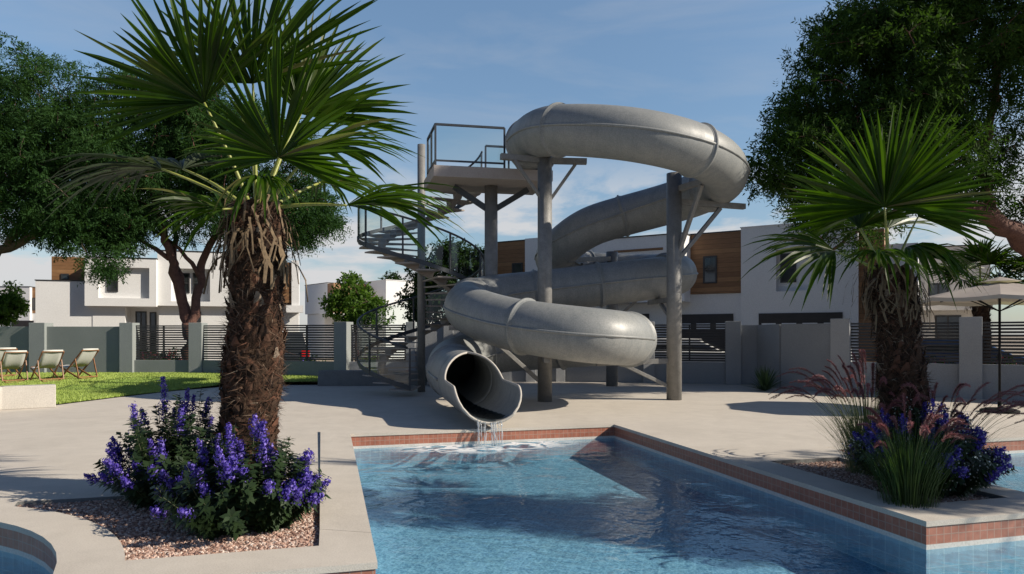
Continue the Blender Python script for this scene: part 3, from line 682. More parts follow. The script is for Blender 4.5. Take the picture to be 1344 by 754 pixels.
column(3.8, 16.0, 5.3, .175, [('bracket_arm', (3.85, 16, 4.93), (4.40, 14.85, 4.93), .12, .13), ('brace', (3.9, 15.9, 3.5), (4.22, 15.2, 4.86), .09, .09),
    ('bracket_arm', (3.9, 16, 4.64), (5.62, 16.5, 4.62), .12, .13), ('brace', (3.95, 16.02, 3.35), (4.98, 16.32, 4.55), .09, .09),
    ('bracket_arm', (3.8, 16, .92), (1.95, 15.8, .86), .11, .12), ('brace', (3.7, 16, .30), (2.65, 15.85, .80), .07, .08),
    ('bracket_arm', (3.8, 16, 2.36), (3.75, 18.6, 2.40), .12, .12), ('brace', (3.75, 16.1, 1.9), (3.77, 17.3, 2.32), .08, .08)])
column(2.98, 20.35, 4.0, .175, [('bracket_arm', (2.98, 20.35, 3.80), (1.5, 18.55, 3.56), .12, .13), ('brace', (2.85, 20.2, 2.9), (1.95, 19.1, 3.5), .08, .08), ('bracket_arm', (2.98, 20.35, 2.9), (4.4, 20.6, 2.86), .12, .12), ('brace', (3.1, 20.35, 2.0), (4.0, 20.5, 2.8), .08, .08)])

# ------------------------------------------------------------------ platform
PT = R(11); pu = Vector((math.cos(PT), math.sin(PT))); pv = Vector((-math.sin(R(15)), math.cos(R(15))))
A0 = Vector((-1.86, 16.2)); LP_, DP = 2.92, 1.72
c0, c1, c2, c3 = A0, A0+pu*LP_, A0+pu*LP_+pv*DP, A0+pv*DP
pf = thing('slide_platform', 'raised concrete platform with dark railing at the top of the slide', 'platform', (-.53, 17.3, 0))
mb = MB(); mb.prism([c[:] for c in (c0, c1, c2, c3)], 5.29, 5.56); mb.build('deck_slab', 'platform', pf, bevel=.01)
mb = MB(); mb.cyl(-.53, 17.3, 0, 5.29, .165, 28); pc = mb.build('support_column', 'column', pf, True)
for s_ in (-1, 1):
    for t_ in (0,):
        mb = MB(); mb.beam((-.53+s_*.12*pu.x, 17.3+s_*.12*pu.y, 4.72), (-.53+s_*.95*pu.x, 17.3+s_*.95*pu.y, 5.24), .10, .14); mb.build('brace', 'post', pc)
def rail(parent, a, b, z, n_, glass=True, h=.98):
    a, b = Vector(a), Vector(b)
    for i in range(n_+1):
        q = a.lerp(b, i/n_); m1 = MB(); m1.beam((q.x, q.y, z), (q.x, q.y, z+h), .045, .045, ((b-a).x, (b-a).y, 0)); m1.build('rail_post', 'post', parent)
    m1 = MB(); m1.beam((a.x, a.y, z+h), (b.x, b.y, z+h), .05, .05); m1.build('handrail', 'post', parent)
    m1 = MB(); m1.beam((a.x, a.y, z+.12), (b.x, b.y, z+.12), .04, .04); m1.build('bottom_rail', 'post', parent)
    if glass:
        m1 = MB(); t = (b-a).normalized(); a2, b2 = a+t*.04, b-t*.04
        m1.add([(a2.x, a2.y, z+.15), (b2.x, b2.y, z+.15), (b2.x, b2.y, z+h-.04), (a2.x, a2.y, z+h-.04)], [(0, 1, 2, 3)]); m1.build('glass_panel', 'railglass', parent)
ins = .05
rail(pf, c0+pu*ins+pv*ins, c0+pu*1.72+pv*ins, 5.56, 1)
rail(pf, c0+pu*ins+pv*ins, c3+pu*ins-pv*.35, 5.56, 2)
rail(pf, c3+pu*1.62-pv*ins, c2-pu*ins-pv*ins, 5.56, 2)
rail(pf, c1-pu*ins+pv*.75, c2-pu*ins-pv*ins, 5.56, 1)

# ------------------------------------------------------------------ spiral stair
SX, SY, SRR = -2.43, 18.3, 1.66
st = thing('spiral_staircase', 'spiral staircase with glass balustrade winding up to the slide platform', 'staircase', (SX, SY, 0))
mb = MB(); mb.cyl(SX, SY, 0, 6.62, .105, 24); mb.build('centre_post', 'column', st, True)
def zphi(p): return .15+(630-p)*.79/90
def sp_(p, r): return (SX+r*math.cos(R(p)), SY+r*math.sin(R(p)))
NT = 33; rise = (5.56-.0)/(NT+1); dphi = 616/NT
for k in range(NT):
    p1 = 630-k*dphi; z = .15+(k+.0)*5.41/NT; pa = p1; pb = p1-dphi*1.12
    if k == NT-1: pb = p1-dphi
    pts = [sp_(pa, .11), sp_(pa, SRR-.02), sp_((pa+pb)/2, SRR-.005), sp_(pb, SRR-.02), sp_(pb, .11)]
    mb = MB(); mb.prism(pts, z, z+.035); td = mb.build('tread', 'tread', st)
    # folded plate bracket reaching down to the tread below
    mb = MB(); r0, r1 = .95, 1.15
    q = [sp_(pa, r0), sp_(pa, r1), sp_(pb, r1), sp_(pb, r0)]; zl = z-5.41/NT
    if k > 0:
        mb.add([(*q[0], z), (*q[1], z), (*q[2], z), (*q[3], z), (*sp_(pa-2, r0), zl+.03), (*sp_(pa-2, r1), zl+.03), (*sp_(pa-7, r0), zl+.03), (*sp_(pa-7, r1), zl+.03)],
               [(0, 1, 5, 4), (4, 5, 7, 6), (6, 7, 2, 3), (0, 4, 6, 3), (1, 2, 7, 5)])
        mb.build('bracket', 'tread', td)
def helix(r, dz, p0, p1, step=5): return [(*sp_(p, r), zphi(p)+dz) for p in np.arange(p0, p1+.1, step)]
a = np.arange(16, 631, 4.)
mb = MB(); n_ = len(a)
vs = []
for p in a:
    z = zphi(p)
    for rr, dz in ((SRR, .00), (SRR+.025, .00), (SRR+.025, .11), (SRR, .11)): vs.append((*sp_(p, rr), z+dz))
mb.add(vs, [(i*4+j, i*4+(j+1) % 4, (i+1)*4+(j+1) % 4, (i+1)*4+j) for i in range(n_-1) for j in range(4)]+[(0, 1, 2, 3), tuple((n_-1)*4+j for j in range(4))]); mb.build('stringer', 'post', st)
mb = MB(); mb.tube(helix(SRR+.012, 1.02, 16, 630), .028, 8); mb.build('handrail', 'post', st, True)
pst = np.linspace(18, 628, 16)
for i, p in enumerate(pst):
    m1 = MB(); x, y = sp_(p, SRR+.012); m1.beam((x, y, zphi(p)), (x, y, zphi(p)+1.02), .04, .04, (math.cos(R(p)), math.sin(R(p)), 0)); m1.build('rail_post', 'post', st)
    if i < len(pst)-1:
        aa = np.linspace(p+1.2, pst[i+1]-1.2, 9); m1 = MB()
        m1.add([(*sp_(q, SRR+.012), zphi(q)+z) for q in aa for z in (.13, .97)], [(2*j, 2*j+2, 2*j+3, 2*j+1) for j in range(8)]); m1.build('glass_panel', 'railglass', st, True)

# ------------------------------------------------------------------ houses
class House:
    def __init__(s, name, label, px0, Y0, ang_):
        s.P = Vector((px(px0, Y0), Y0)); s.d = Vector((math.cos(R(ang_)), math.sin(R(ang_)))); s.n = Vector((-s.d.y, s.d.x))
        s.t = thing(name, label, 'house', (s.P.x, s.P.y, 0), R(ang_)); s.a = R(ang_)
    def S(s, x):
        k = (x-672)/F; return (k*s.P.y-s.P.x)/(s.d.x-k*s.d.y)
    def Y(s, x): return (s.P+s.d*s.S(x)).y
    def Z(s, y, x): return pz(y, s.Y(x))
    def bx(s, part, s0, s1, o0, o1, z0, z1, mat, parent=None, bevel=.0):
        mb_ = MB(); q = [s.P+s.d*i+s.n*j for i, j in ((s0, o0), (s1, o0), (s1, o1), (s0, o1))]
        mb_.prism([c[:] for c in q], z0, z1); return mb_.build(part, mat, parent or s.t, bevel=bevel)
    def win(s, s0, s1, z0, z1, off=0, bars=1, sill=False):
        mb_ = MB(); w_ = .06
        def b(a0, a1, b0, b1, o0, o1):
            q = [s.P+s.d*i+s.n*j for i, j in ((a0, o0), (a1, o0), (a1, o1), (a0, o1))]; mb_.prism([c[:] for c in q], b0, b1)
        b(s0, s1, z0, z0+w_, off-.035, off+.03); b(s0, s1, z1-w_, z1, off-.035, off+.03)
        b(s0, s0+w_, z0+w_, z1-w_, off-.035, off+.03); b(s1-w_, s1, z0+w_, z1-w_, off-.035, off+.03)
        if bars == 1: b(s0+w_, s1-w_, (z0+z1)/2-.025, (z0+z1)/2+.025, off-.03, off+.03)
        if bars == 2: b((s0+s1)/2-.03, (s0+s1)/2+.03, z0+w_, z1-w_, off-.03, off+.03)
        wn = mb_.build('window', 'frame', s.t)
        s.bx('pane', s0+w_, s1-w_, off-.014, off+.0, z0+w_, z1-w_, 'glass', wn)
    def cap(s, s0, s1, o0, o1, z, mat='frame', t=.07): s.bx('parapet_cap', s0-.03, s1+.03, o0-.03, o1+.03, z+.001, z+t, mat)
    def recess(s, s0, s1, z0, z1, r0, r1, q0, q1, o0, o1, depth, mat):
        """wall slab with a sunk panel (r0..r1, q0..q1)"""
        s.bx('wall', s0, r0, o0, o1, z0, z1, mat); s.bx('wall', r1, s1, o0, o1, z0, z1, mat)
        s.bx('wall', r0, r1, o0, o1, z0, q0, mat); s.bx('wall', r0, r1, o0, o1, q1, z1, mat); s.bx('wall', r0, r1, o0+depth, o1, q0, q1, mat)
# left house
h = House('white_house', 'white flat roofed house with projecting first floor box behind the left lawn', 114, 35, 17)
S, Z = h.S, h.Z
h.bx('wall', S(46), S(122), .05, 7, -.04, Z(369, 80), 'white'); h.cap(S(46), S(122), .05, 7, Z(369, 80), t=.05)
wz = h.bx('wood_panel', S(53), S(118), 1.6, 7, Z(369, 80)+.05, Z(333, 80), 'wood'); h.win(S(66), S(77), Z(364, 70), Z(356, 70), 1.59, 0)
b0, b1 = S(114), S(207); zt, zb = Z(340, 160), Z(402.5, 160)
h.recess(b0, b1, zb, zt, S(132), S(198), Z(392, 160), Z(352, 160), -.38, 6, .25, 'white'); h.cap(b0, b1, -.38, 6, zt, t=.05)
h.win(S(141.5), S(156), Z(383.5, 150), Z(356.5, 150), -.15, 1)
h.bx('wall', S(122)-.02, S(164), .02, 6.5, -.04, zb-.002, 'white'); h.bx('wall', S(164), S(207), 1.2, 6.5, -.04, zb-.002, 'white')
h.win(S(171), S(186), .1, Z(408, 178), 1.19, 2); h.win(S(190), S(199), .3, Z(409, 195), 1.19, 1)
h.bx('wall', S(207), S(330), .3, 7, -.04, Z(402, 250), 'white')
h.recess(S(207), S(330), Z(402, 250)+.002, Z(331, 250), S(225), S(276), Z(396, 250), Z(353, 250), -.1, 7, .4, 'white'); h.cap(S(207), S(330), -.1, 7, Z(331, 250), t=.05)
h.win(S(235), S(248), Z(384.5, 240), Z(358, 240), .28, 1); h.win(S(252), S(265), Z(384.5, 258), Z(358, 258), .28, 1)
h.win(S(243), S(263), Z(423, 255), Z(409, 255), .29, 2)
h.bx('wall', S(330), S(364), .1, 7, -.04, Z(344, 350), 'white')
h.bx('wood_panel', S(362), S(383), -.7, 6, Z(398, 372), Z(346, 372), 'wood'); h.bx('wall', S(383), S(392.5), -.78, 6, Z(411, 388), Z(344, 388), 'white')
h.bx('wall', S(364), S(392), .1, 6.8, -.04, Z(399, 380), 'white'); h.bx('balcony', S(376), S(398), -.9, -.3, Z(411, 390), Z(402, 390), 'white')
# far left house
h = House('white_house', 'small distant white house with wood corner at the left edge of the photo', 10, 52, 4)
S, Z = h.S, h.Z
h.bx('wall', S(-30), S(39), 0, 8, -.04, Z(377, 20), 'white'); h.bx('wood_panel', S(38), S(46.5), .3, 7, Z(411, 42), Z(377.5, 42), 'wood'); h.bx('wall', S(37), S(46.5), .28, 7.1, -.04, Z(411.5, 42), 'white')
h.win(S(20), S(27), Z(404, 24), Z(389, 24), -.01, 1); h.win(S(39.5), S(46), Z(407, 42), Z(391, 42), .29, 2); h.bx('garage_door', S(16), S(44), -.05, .05, -.04, Z(421, 30), 'garage')
h.cap(S(-30), S(39), 0, 8, Z(377, 20), t=.06)
# middle house: two blocks turned 45 degrees
class Corner(House):
    pass
h = House('white_house', 'distant white house with wood clad corner seen past the small bright tree', 438, 45, 42)
zt = pz(370.5, 45)
h.bx('wall', .02, 7, .9, 4.3, pz(411, 45), zt, 'white'); h.bx('wood_panel', 0, 3.2, 0, .88, pz(411, 45)-.0, zt-.05, 'wood')
h.bx('wall', .15, 7, 1.6, 4.2, -.04, pz(411, 45)-.01, 'white'); h.bx('balcony', -.3, 2.9, -.3, 1.4, pz(413, 45), pz(411.3, 45), 'white')
mb = MB()
for (a0, b0_) in ((.35, .0),):
    pass
h.cap(0.02, 7, .9, 4.3, zt, 'frame', .04)
q = h.P+h.n*.45; m1 = MB(); m1.beam((q.x-h.d.x*.02, q.y-h.d.y*.02, pz(402, 45)), (q.x-h.d.x*.02, q.y-h.d.y*.02, pz(385, 45)), .55, .06, (h.d.x, h.d.y, 0)); wn = m1.build('window', 'frame', h.t)
m1 = MB(); m1.beam((q.x-h.d.x*.055, q.y-h.d.y*.055, pz(401, 45)), (q.x-h.d.x*.055, q.y-h.d.y*.055, pz(386, 45)), .42, .02, (h.d.x, h.d.y, 0)); m1.build('pane', 'glass', wn)
h.win(1.1, 2.0, pz(402, 45), pz(386, 45), -.03, 1)
h = House('white_house', 'plain distant white block house with its right wall in sun', 506.6, 45, 42)
h.bx('wall', 0, 4.5, 0, 3.2, -.04, pz(368, 45), 'white'); h.cap(0, 4.5, 0, 3.2, pz(368, 45), 'white', .05)
h.win(1.9, 2.8, pz(396, 45), pz(383, 45), -.01, 1); h.bx('wood_panel', 2.9, 4.2, -.06, .0-.005, pz(405, 45), pz(378, 45), 'wood')
# right houses
h = House('white_house', 'shaded white house with wide wood panel and dark garage doors behind the right wall', 901, 28, -31)
S, Z = h.S, h.Z
zg = Z(385.5, 936)
h.bx('wall', S(880), S(972.4), .2, 8, -.04, zg, 'white'); h.bx('wood_panel', S(897), S(972.3), .12, 7.9, zg+.01, Z(306, 936), 'wood'); h.cap(S(897), S(972.3), .12, 7.9, Z(306, 936), t=.05)
zt = Z(294.5, 1040)
h.recess(S(972.5), S(1126), -.04, zt, S(1018.5), S(1062), Z(382, 1040), Z(327, 1040), .0, 8, .3, 'white'); h.cap(S(972.5), S(1126), 0, 8, zt, 'white', .04)
h.bx('wood_panel', S(1126)+.01, S(1160), .3, 8, -.04, Z(300, 1140), 'wood'); h.bx('wall', S(1160)+.01, S(1205), .5, 8, -.04, Z(318, 1180), 'white')
h.win(S(922), S(940), Z(372, 931), Z(336, 931), .11, 1); h.win(S(1022.5), S(1043.5), Z(370.5, 1033), Z(332, 1033), .29, 1)
def garage(h, s0, s1, z1, off):
    g_ = h.bx('garage_door', s0, s1, off-.04, off+.0, -.04, z1, 'garage')
    n_ = max(3, int((s1-s0)/.6)); 
    for i in range(n_):
        a_ = s0+(s1-s0)*(i+.15)/n_; b_ = s0+(s1-s0)*(i+.85)/n_; h.bx('pane', a_, b_, off-.055, off-.041, z1-.65, z1-.38, 'lamp', g_)
garage(h, S(996), S(1106), Z(411, 1050), -.001); garage(h, S(884), S(961), Z(412.5, 920), .199)
# left neighbour of the right house
h2 = House('white_house', 'shaded white house with projecting box and wood block directly behind the slide', 901, 28, -31)
S, Z = h2.S, h2.Z
zt, zb = Z(314, 850), Z(398, 850)
h2.bx('wall', S(789), S(905), -.75, 2, zb, zt, 'white'); h2.cap(S(789), S(905), -.75, 2, zt, 'frame', .05)
h2.bx('wood_panel', S(815), S(878), -.78, -.755, Z(332.5, 850), Z(329.5, 850), 'wood')
h2.bx('wall', S(690), S(880)-.03, .2, 8, -.04, zb-.002, 'white'); h2.bx('wall', S(689), S(789)-.01, .0, 7, zb, Z(311, 720), 'white'); h2.cap(S(800), S(897)-.1, 2.2, 7, Z(306, 850), 'white', .12)
h2.bx('wall', S(789), S(897)-.1, 2.01, 7.5, zb, Z(306, 850), 'white')
h2.bx('wood_panel', S(640), S(689)-.01, .1, 6.5, Z(385, 665), Z(317, 672), 'wood'); h2.bx('wall', S(610), S(690)-.01, .25, 7, -.04, Z(385, 665)-.01, 'white')
h2.win(S(671), S(685), Z(372, 680), Z(345, 680), .09, 1); h2.win(S(735), S(760), Z(385, 745), Z(345, 745), -.01, 2)
h2.cap(S(640), S(689), .1, 6.5, Z(317, 672), t=.05); garage(h2, S(790), S(850), Z(412.5, 820), .199)
h = House('cream_house', 'shaded cream house with balcony windows between the right palm and the parasol', 1205, 29, -20)
S, Z = h.S, h.Z
h.bx('wall', S(1195), S(1300), .1, 8, -.04, Z(398, 1250), 'cream'); h.bx('wall', S(1206), S(1300), .0, 8, Z(398, 1250)+.002, Z(324, 1250), 'cream'); h.cap(S(1206), S(1300), 0, 8, Z(324, 1250), 'frame', .05)
h.win(S(1218), S(1245), Z(404, 1230), Z(372, 1230), -.01, 2); h.win(S(1228), S(1262), .9, Z(414, 1245), .09, 2); h.bx('balcony', S(1208), S(1296), -.7, -.01, Z(408, 1250), Z(401, 1250), 'cream')

# ------------------------------------------------------------------ trees
def rand_unit(n):
    v = RNG.normal(size=(n, 3)); return v/np.linalg.norm(v, axis=1)[:, None]
def foliage_quads(cent, rad, sprigs, leaflets, sl, ll, lw, droop=.5, flat=.8):
    """sprays of leaflets around clump centres -> (n,4,3) pointed quads"""
    n = len(cent)*sprigs; c = np.repeat(cent, sprigs, 0); rr = np.repeat(rad, sprigs)
    d = rand_unit(n); off = d*(rr*RNG.uniform(.25, 1, n)**.6)[:, None]; off[:, 2] *= flat*.68; p0 = c+off
    ax = d*.8+rand_unit(n)*.7; ax[:, 2] -= droop*.6; ax /= np.linalg.norm(ax, axis=1)[:, None]
    L = sl*RNG.uniform(.6, 1.3, n)
    s = np.cross(ax, rand_unit(n)); s /= np.linalg.norm(s, axis=1)[:, None]
    out_ = []
    for k in range(leaflets):
        t = (k//2+.5)/(leaflets/2)
        q = p0+ax*(L*t)[:, None]; q[:, 2] -= droop*L*t*t*.5
        sg = 1 if k % 2 else -1
        ld = s*sg*.85+ax*.55+rand_unit(n)*.25; ld[:, 2] -= droop*.3; ld /= np.linalg.norm(ld, axis=1)[:, None]
        wd = np.cross(ld, ax*1.0+rand_unit(n)*.6); wd /= np.linalg.norm(wd, axis=1)[:, None]+1e-6
        l = ll*RNG.uniform(.7, 1.25, n)[:, None]; w_ = lw*RNG.uniform(.7, 1.2, n)[:, None]
        out_.append(np.stack([q, q+ld*l*.45+wd*w_, q+ld*l, q+ld*l*.45-wd*w_], 1))
    return np.concatenate(out_)
def tree(name, label, limbs, blobs, leafmat, barkmat, group=None, sprigs=26, leaflets=8, sl=.30, ll=.125, lw=.020, crad=(.3, .55), seed=1, droop=.5, trad=.02, cat='tree', gap=.0):
    global RNG; RNG = np.random.default_rng(seed); random.seed(seed)
    b = limbs[0][0][0]; t = thing(name, label, cat, b, 0, group)
    mb_ = MB(); sk = []; 
    for pts, r0, r1 in limbs:
        A = spline(pts, .3); n = len(A); A[1:-1] += RNG.normal(size=(n-2, 3))*min(.05, r0*.3)
        mb_.tube([tuple(x) for x in A], list(np.linspace(r0, r1, n)*(1+RNG.uniform(-.06, .06, n))), 10); sk.append(A[n//3:])
    sk = list(np.vstack(sk)); cent = []
    for (cx, cy, cz, rx, ry, rz, n) in blobs:
        d = rand_unit(n)*(RNG.uniform(.30, 1, n)**.45)[:, None]
        k = np.sin(d[:, 0]*5+cx)*np.cos(d[:, 2]*6+cy)+RNG.uniform(-.5, .5, n); d *= (1+.22*k)[:, None]
        d = d[k > -1.1+gap]
        cent.append(np.array([cx, cy, cz])+d*np.array([rx, ry, rz]))
    cent = np.vstack(cent)
    # connect clumps to the nearest wood, nearest first
    S0 = np.array(sk); dist = np.min(np.linalg.norm(cent[:, None]-S0[None], axis=2), axis=1); order = np.argsort(dist); S1 = list(S0)
    arr = np.array(S1)
    for i in order:
        c = cent[i]; dd = np.linalg.norm(arr-c, axis=1)+.4*np.maximum(0, arr[:, 2]-c[2]); j = int(np.argmin(dd)); p = arr[j]; L = np.linalg.norm(c-p)
        if L > .3:
            mid = (p+c)/2+np.array([0, 0, .06*L])+RNG.normal(size=3)*.07*L
            r = min(.05, trad*(.5+.35*L)); mb_.tube([tuple(p), tuple(mid), tuple(c)], [r*1.3, r, r*.4], 4, False)
            arr = np.vstack([arr, mid, c])
    mb_.build('trunk', barkmat, t, True)
    rad = RNG.uniform(crad[0], crad[1], len(cent))
    quads('crown', foliage_quads(cent, rad, sprigs, leaflets, sl, ll, lw, droop), leafmat, t)
    return t
# forked tree behind the left wall
Yt = 26.0; X0 = px(250, Yt)
def T3(x, y, Y): return (px(x, Y), Y, pz(y, Y))
tree('feathery_tree', 'large feathery tree with forked reddish trunk behind the left slatted wall',
     [([(px(254, Yt), Yt, -.04), T3(251, 450, Yt), T3(249, 425, Yt)], .34, .27), ([T3(250, 446, Yt), T3(244, 415, Yt), T3(236, 380, 25.9), T3(222, 335, 25.7), T3(212, 290, 25.4), T3(195, 240, 25)], .24, .08),
      ([T3(251, 446, Yt), T3(255, 412, Yt), T3(262, 370, 26.2), T3(275, 320, 26.4), T3(300, 270, 26.6), T3(320, 210, 27)], .20, .07), ([T3(222, 340, 25.7), T3(195, 320, 25.6), T3(175, 312, 25.3), T3(150, 280, 25)], .10, .04),
      ([T3(262, 365, 26.2), T3(250, 335, 26), T3(225, 320, 26), T3(190, 290, 26)], .09, .04), ([T3(278, 315, 26.4), T3(300, 290, 26), T3(345, 270, 25.6), T3(390, 250, 25.6)], .10, .04), ([T3(238, 375, 25.9), T3(228, 320, 26.6), T3(240, 260, 27.4), T3(250, 200, 27.6)], .12, .05)],
     [(px(215, 26), 26, pz(165, 26), 3.0, 2.8, 1.9, 210), (px(330, 26.5), 26.5, pz(205, 26.5), 2.6, 2.6, 2.0, 170), (px(170, 25.5), 25.5, pz(235, 25.5), 2.6, 2.4, 1.7, 150), (px(385, 26), 26, pz(270, 26), 1.5, 1.8, 1.5, 75), (px(275, 27), 27, pz(240, 27), 2.6, 2.2, 1.5, 110), (px(140, 25), 25, pz(290, 25), 2.0, 1.6, .9, 80), (px(395, 26), 26, pz(285, 26), 1.3, 1.6, 1.0, 70), (px(300, 25.5), 25.5, pz(290, 25.5), 2.2, 1.4, .8, 60), (px(235, 26), 26, pz(150, 26), 1.6, 1.6, 1.2, 60)],
     'leaf_mes', 'bark', 'feathery trees beyond the wall', seed=3, gap=.3, sprigs=36)
tree('feathery_tree', 'broad dark feathery tree at the left edge reaching over the deck chairs',
     [([(-20.5, 24.9, -.04), (-20.2, 24.9, 2.0), (-19.6, 24.9, 3.6)], .42, .3), ([(-19.7, 24.9, 3.4), T3(-10, 335, 25), T3(25, 318, 24.8), T3(70, 300, 24.6), T3(120, 270, 24.4)], .22, .06), ([(-19.7, 24.9, 3.4), (-20, 25, 5.5), (-19, 25, 8)], .22, .08), ([T3(10, 322, 24.8), T3(40, 260, 25), T3(60, 190, 25.3), T3(70, 130, 25.5)], .13, .05)],
     [(px(20, 25.2), 25.2, pz(150, 25.2), 3.1, 2.8, 2.2, 230), (px(75, 25), 25, pz(215, 25), 2.9, 2.6, 2.0, 210), (px(-60, 25), 25, pz(200, 25), 3.2, 2.8, 2.5, 150), (px(110, 24.6), 24.6, pz(290, 24.6), 2.0, 1.8, 1.1, 80), (px(50, 24.8), 24.8, pz(275, 24.8), 2.6, 2.0, 1.1, 110), (px(130, 24.2), 24.2, pz(340, 24.2), 1.1, 1.0, .8, 20)],
     'leaf_mes', 'barkdark', 'feathery trees beyond the wall', seed=5, gap=.3, sprigs=36)
# big tree on the right
tree('feathery_tree', 'huge dark feathery tree with thick leaning limb above the parasol',
     [([(16.6, 17.6, -.04), (16.0, 17.6, 1.5), (15.2, 17.5, 2.8)], .45, .36), ([(15.3, 17.5, 2.7), T3(1344, 320, 17.2), T3(1300, 285, 17), T3(1260, 272, 16.8), T3(1215, 255, 16.6), T3(1160, 200, 16.4), T3(1110, 150, 16.2)], .34, .08),
      ([(15.5, 17.5, 2.7), (15.6, 17.4, 5), (15, 17.2, 8.5), (14, 17, 11)], .3, .1), ([T3(1300, 285, 17), T3(1292, 240, 17.2), T3(1290, 190, 17.4), T3(1310, 120, 17.6), T3(1300, 40, 17.6)], .14, .06), ([T3(1290, 200, 17.4), T3(1240, 150, 17.3), T3(1180, 80, 17.2), T3(1130, 40, 17)], .10, .04),
      ([T3(1230, 262, 16.7), T3(1180, 270, 16.4), T3(1130, 300, 16.2), T3(1090, 330, 16.1)], .08, .03)],
     [(px(1150, 16.5), 16.5, pz(110, 16.5), 2.0, 1.9, 1.6, 200), (px(1070, 16.3), 16.3, pz(200, 16.3), 1.35, 1.4, 1.35, 100), (px(1240, 17), 17, pz(60, 17), 2.2, 2.0, 1.8, 180), (px(1340, 17.2), 17.2, pz(110, 17.2), 1.9, 2.0, 2.0, 105), (px(1110, 16.4), 16.4, pz(65, 16.4), 1.2, 1.2, .9, 60),
      (px(1200, 16.5), 16.5, pz(210, 16.5), 1.5, 1.6, 1.0, 110), (px(1330, 17), 17, pz(0, 17), 2.6, 2.0, 1.4, 150), (px(1110, 16.1), 16.1, pz(285, 16.1), .95, 1.0, .8, 34), (px(1320, 17), 17, pz(245, 17), 1.2, 1.2, .8, 40), (px(1180, 16.6), 16.6, pz(15, 16.6), 1.6, 1.5, .9, 80), (px(1030, 16), 16, pz(215, 16), .8, .8, .75, 24), (px(1150, 16.6), 16.6, pz(170, 16.6), 1.8, 1.3, 1.2, 110),
      (15.6, 16.2, 10.3, 2.4, 1.7, 2.2, 170), (16.0, 17.6, 7.6, 2.2, 1.6, 1.8, 130), (12.6, 14.6, 12.4, 1.7, 1.2, 1.2, 80), (18.2, 15.4, 11.5, 2.0, 1.5, 2.0, 110), (13.7, 15.0, 10.0, 1.6, 1.1, 1.3, 120), (13.3, 16.4, 11.3, 1.6, 1.1, 1.2, 100), (12.7, 13.2, 13.2, 1.3, .9, .9, 60)],
     'leaf_mes2', 'bark', None, seed=8, gap=.45, sprigs=26, sl=.28, ll=.115, lw=.018, crad=(.22, .42), trad=.016)
# smaller trees over the street
tree('small_tree', 'small bright green street tree in front of the distant white house', [([(px(468, 31), 31, -.04), (px(468, 31), 31, 1.4), (px(466, 31), 31, 2.2)], .09, .06), ([(px(467, 31), 31, 1.8), (px(450, 31), 31, 2.8), (px(440, 31), 31, 3.3)], .05, .02), ([(px(467, 31), 31, 1.8), (px(480, 31), 31, 2.9), (px(492, 31), 31, 3.4)], .05, .02)],
     [(px(466, 31), 31, pz(398, 31), .95, .95, 1.0, 40), (px(447, 31), 31, pz(402, 31), .6, .6, .7, 18), (px(490, 31), 31, pz(408, 31), .75, .7, .6, 22), (px(464, 31), 31, pz(376, 31), .5, .5, .45, 12)],
     'leaf_bright', 'barkdark', None, sprigs=14, leaflets=6, sl=.25, ll=.14, lw=.045, crad=(.2, .35), seed=12, droop=.3)
tree('small_tree', 'small bright green tree at the far left edge beyond the wall', [([(px(-4, 30), 30, -.04), (px(-4, 30), 30, 2.2)], .09, .05)],
     [(px(-2, 30), 30, pz(402, 30), .8, .9, .85, 60), (px(10, 30), 30, pz(398, 30), .4, .5, .45, 16)], 'leaf_bright', 'barkdark', None, sprigs=14, leaflets=6, sl=.25, ll=.14, lw=.045, crad=(.2, .35), seed=13, droop=.3)
tree('dark_tree', 'dense dark tree standing beyond the wall behind the spiral stair', [([(px(590, 34), 34, -.04), (px(588, 34), 34, 2.5), (px(590, 34), 34, 4.2)], .2, .1)],
     [(px(590, 34), 34, pz(365, 34), 1.75, 1.6, 1.6, 120), (px(555, 34), 34, pz(392, 34), 1.0, 1.1, 1.2, 50), (px(625, 34), 34, pz(355, 34), .9, 1.0, 1.0, 40), (px(598, 34), 34, pz(338, 34), 1.0, 1, .7, 30), (px(580, 34), 34, pz(415, 34), 1.9, 1.2, 1.2, 70)],
     'leaf_dark', 'barkdark', None, sprigs=14, leaflets=6, sl=.3, ll=.17, lw=.05, crad=(.25, .45), seed=14, droop=.3)
tree('dark_tree', 'tiny distant tree top showing above the plain white block house', [([(px(514, 60), 60, -.04), (px(514, 60), 60, 5)], .15, .08)], [(px(514, 60), 60, pz(368, 60), .75, .8, .7, 20)], 'leaf_dark', 'barkdark', None, sprigs=12, leaflets=6, sl=.3, ll=.2, lw=.06, crad=(.2, .4), seed=15)
# unseen tree outside the frame on the right: its shade lies on the right bed
tree('shade_tree', 'tree outside the frame shading the right planting bed', [([(13.2, 5.2, 0), (13.0, 5.3, 2.5), (12.4, 5.3, 4.2)], .2, .12)],
     [(12.0, 5.45, 6.5, .9, .6, 1.3, 70), (12.0, 5.2, 5.0, .8, .5, .7, 34), (12.6, 6.6, 4.6, .8, .6, .6, 20), (12.0, 4.7, 5.3, .6, .35, .5, 26)], 'leaf_mes2', 'bark', None, sprigs=20, leaflets=6, sl=.3, ll=.14, lw=.03, crad=(.3, .5), seed=21)

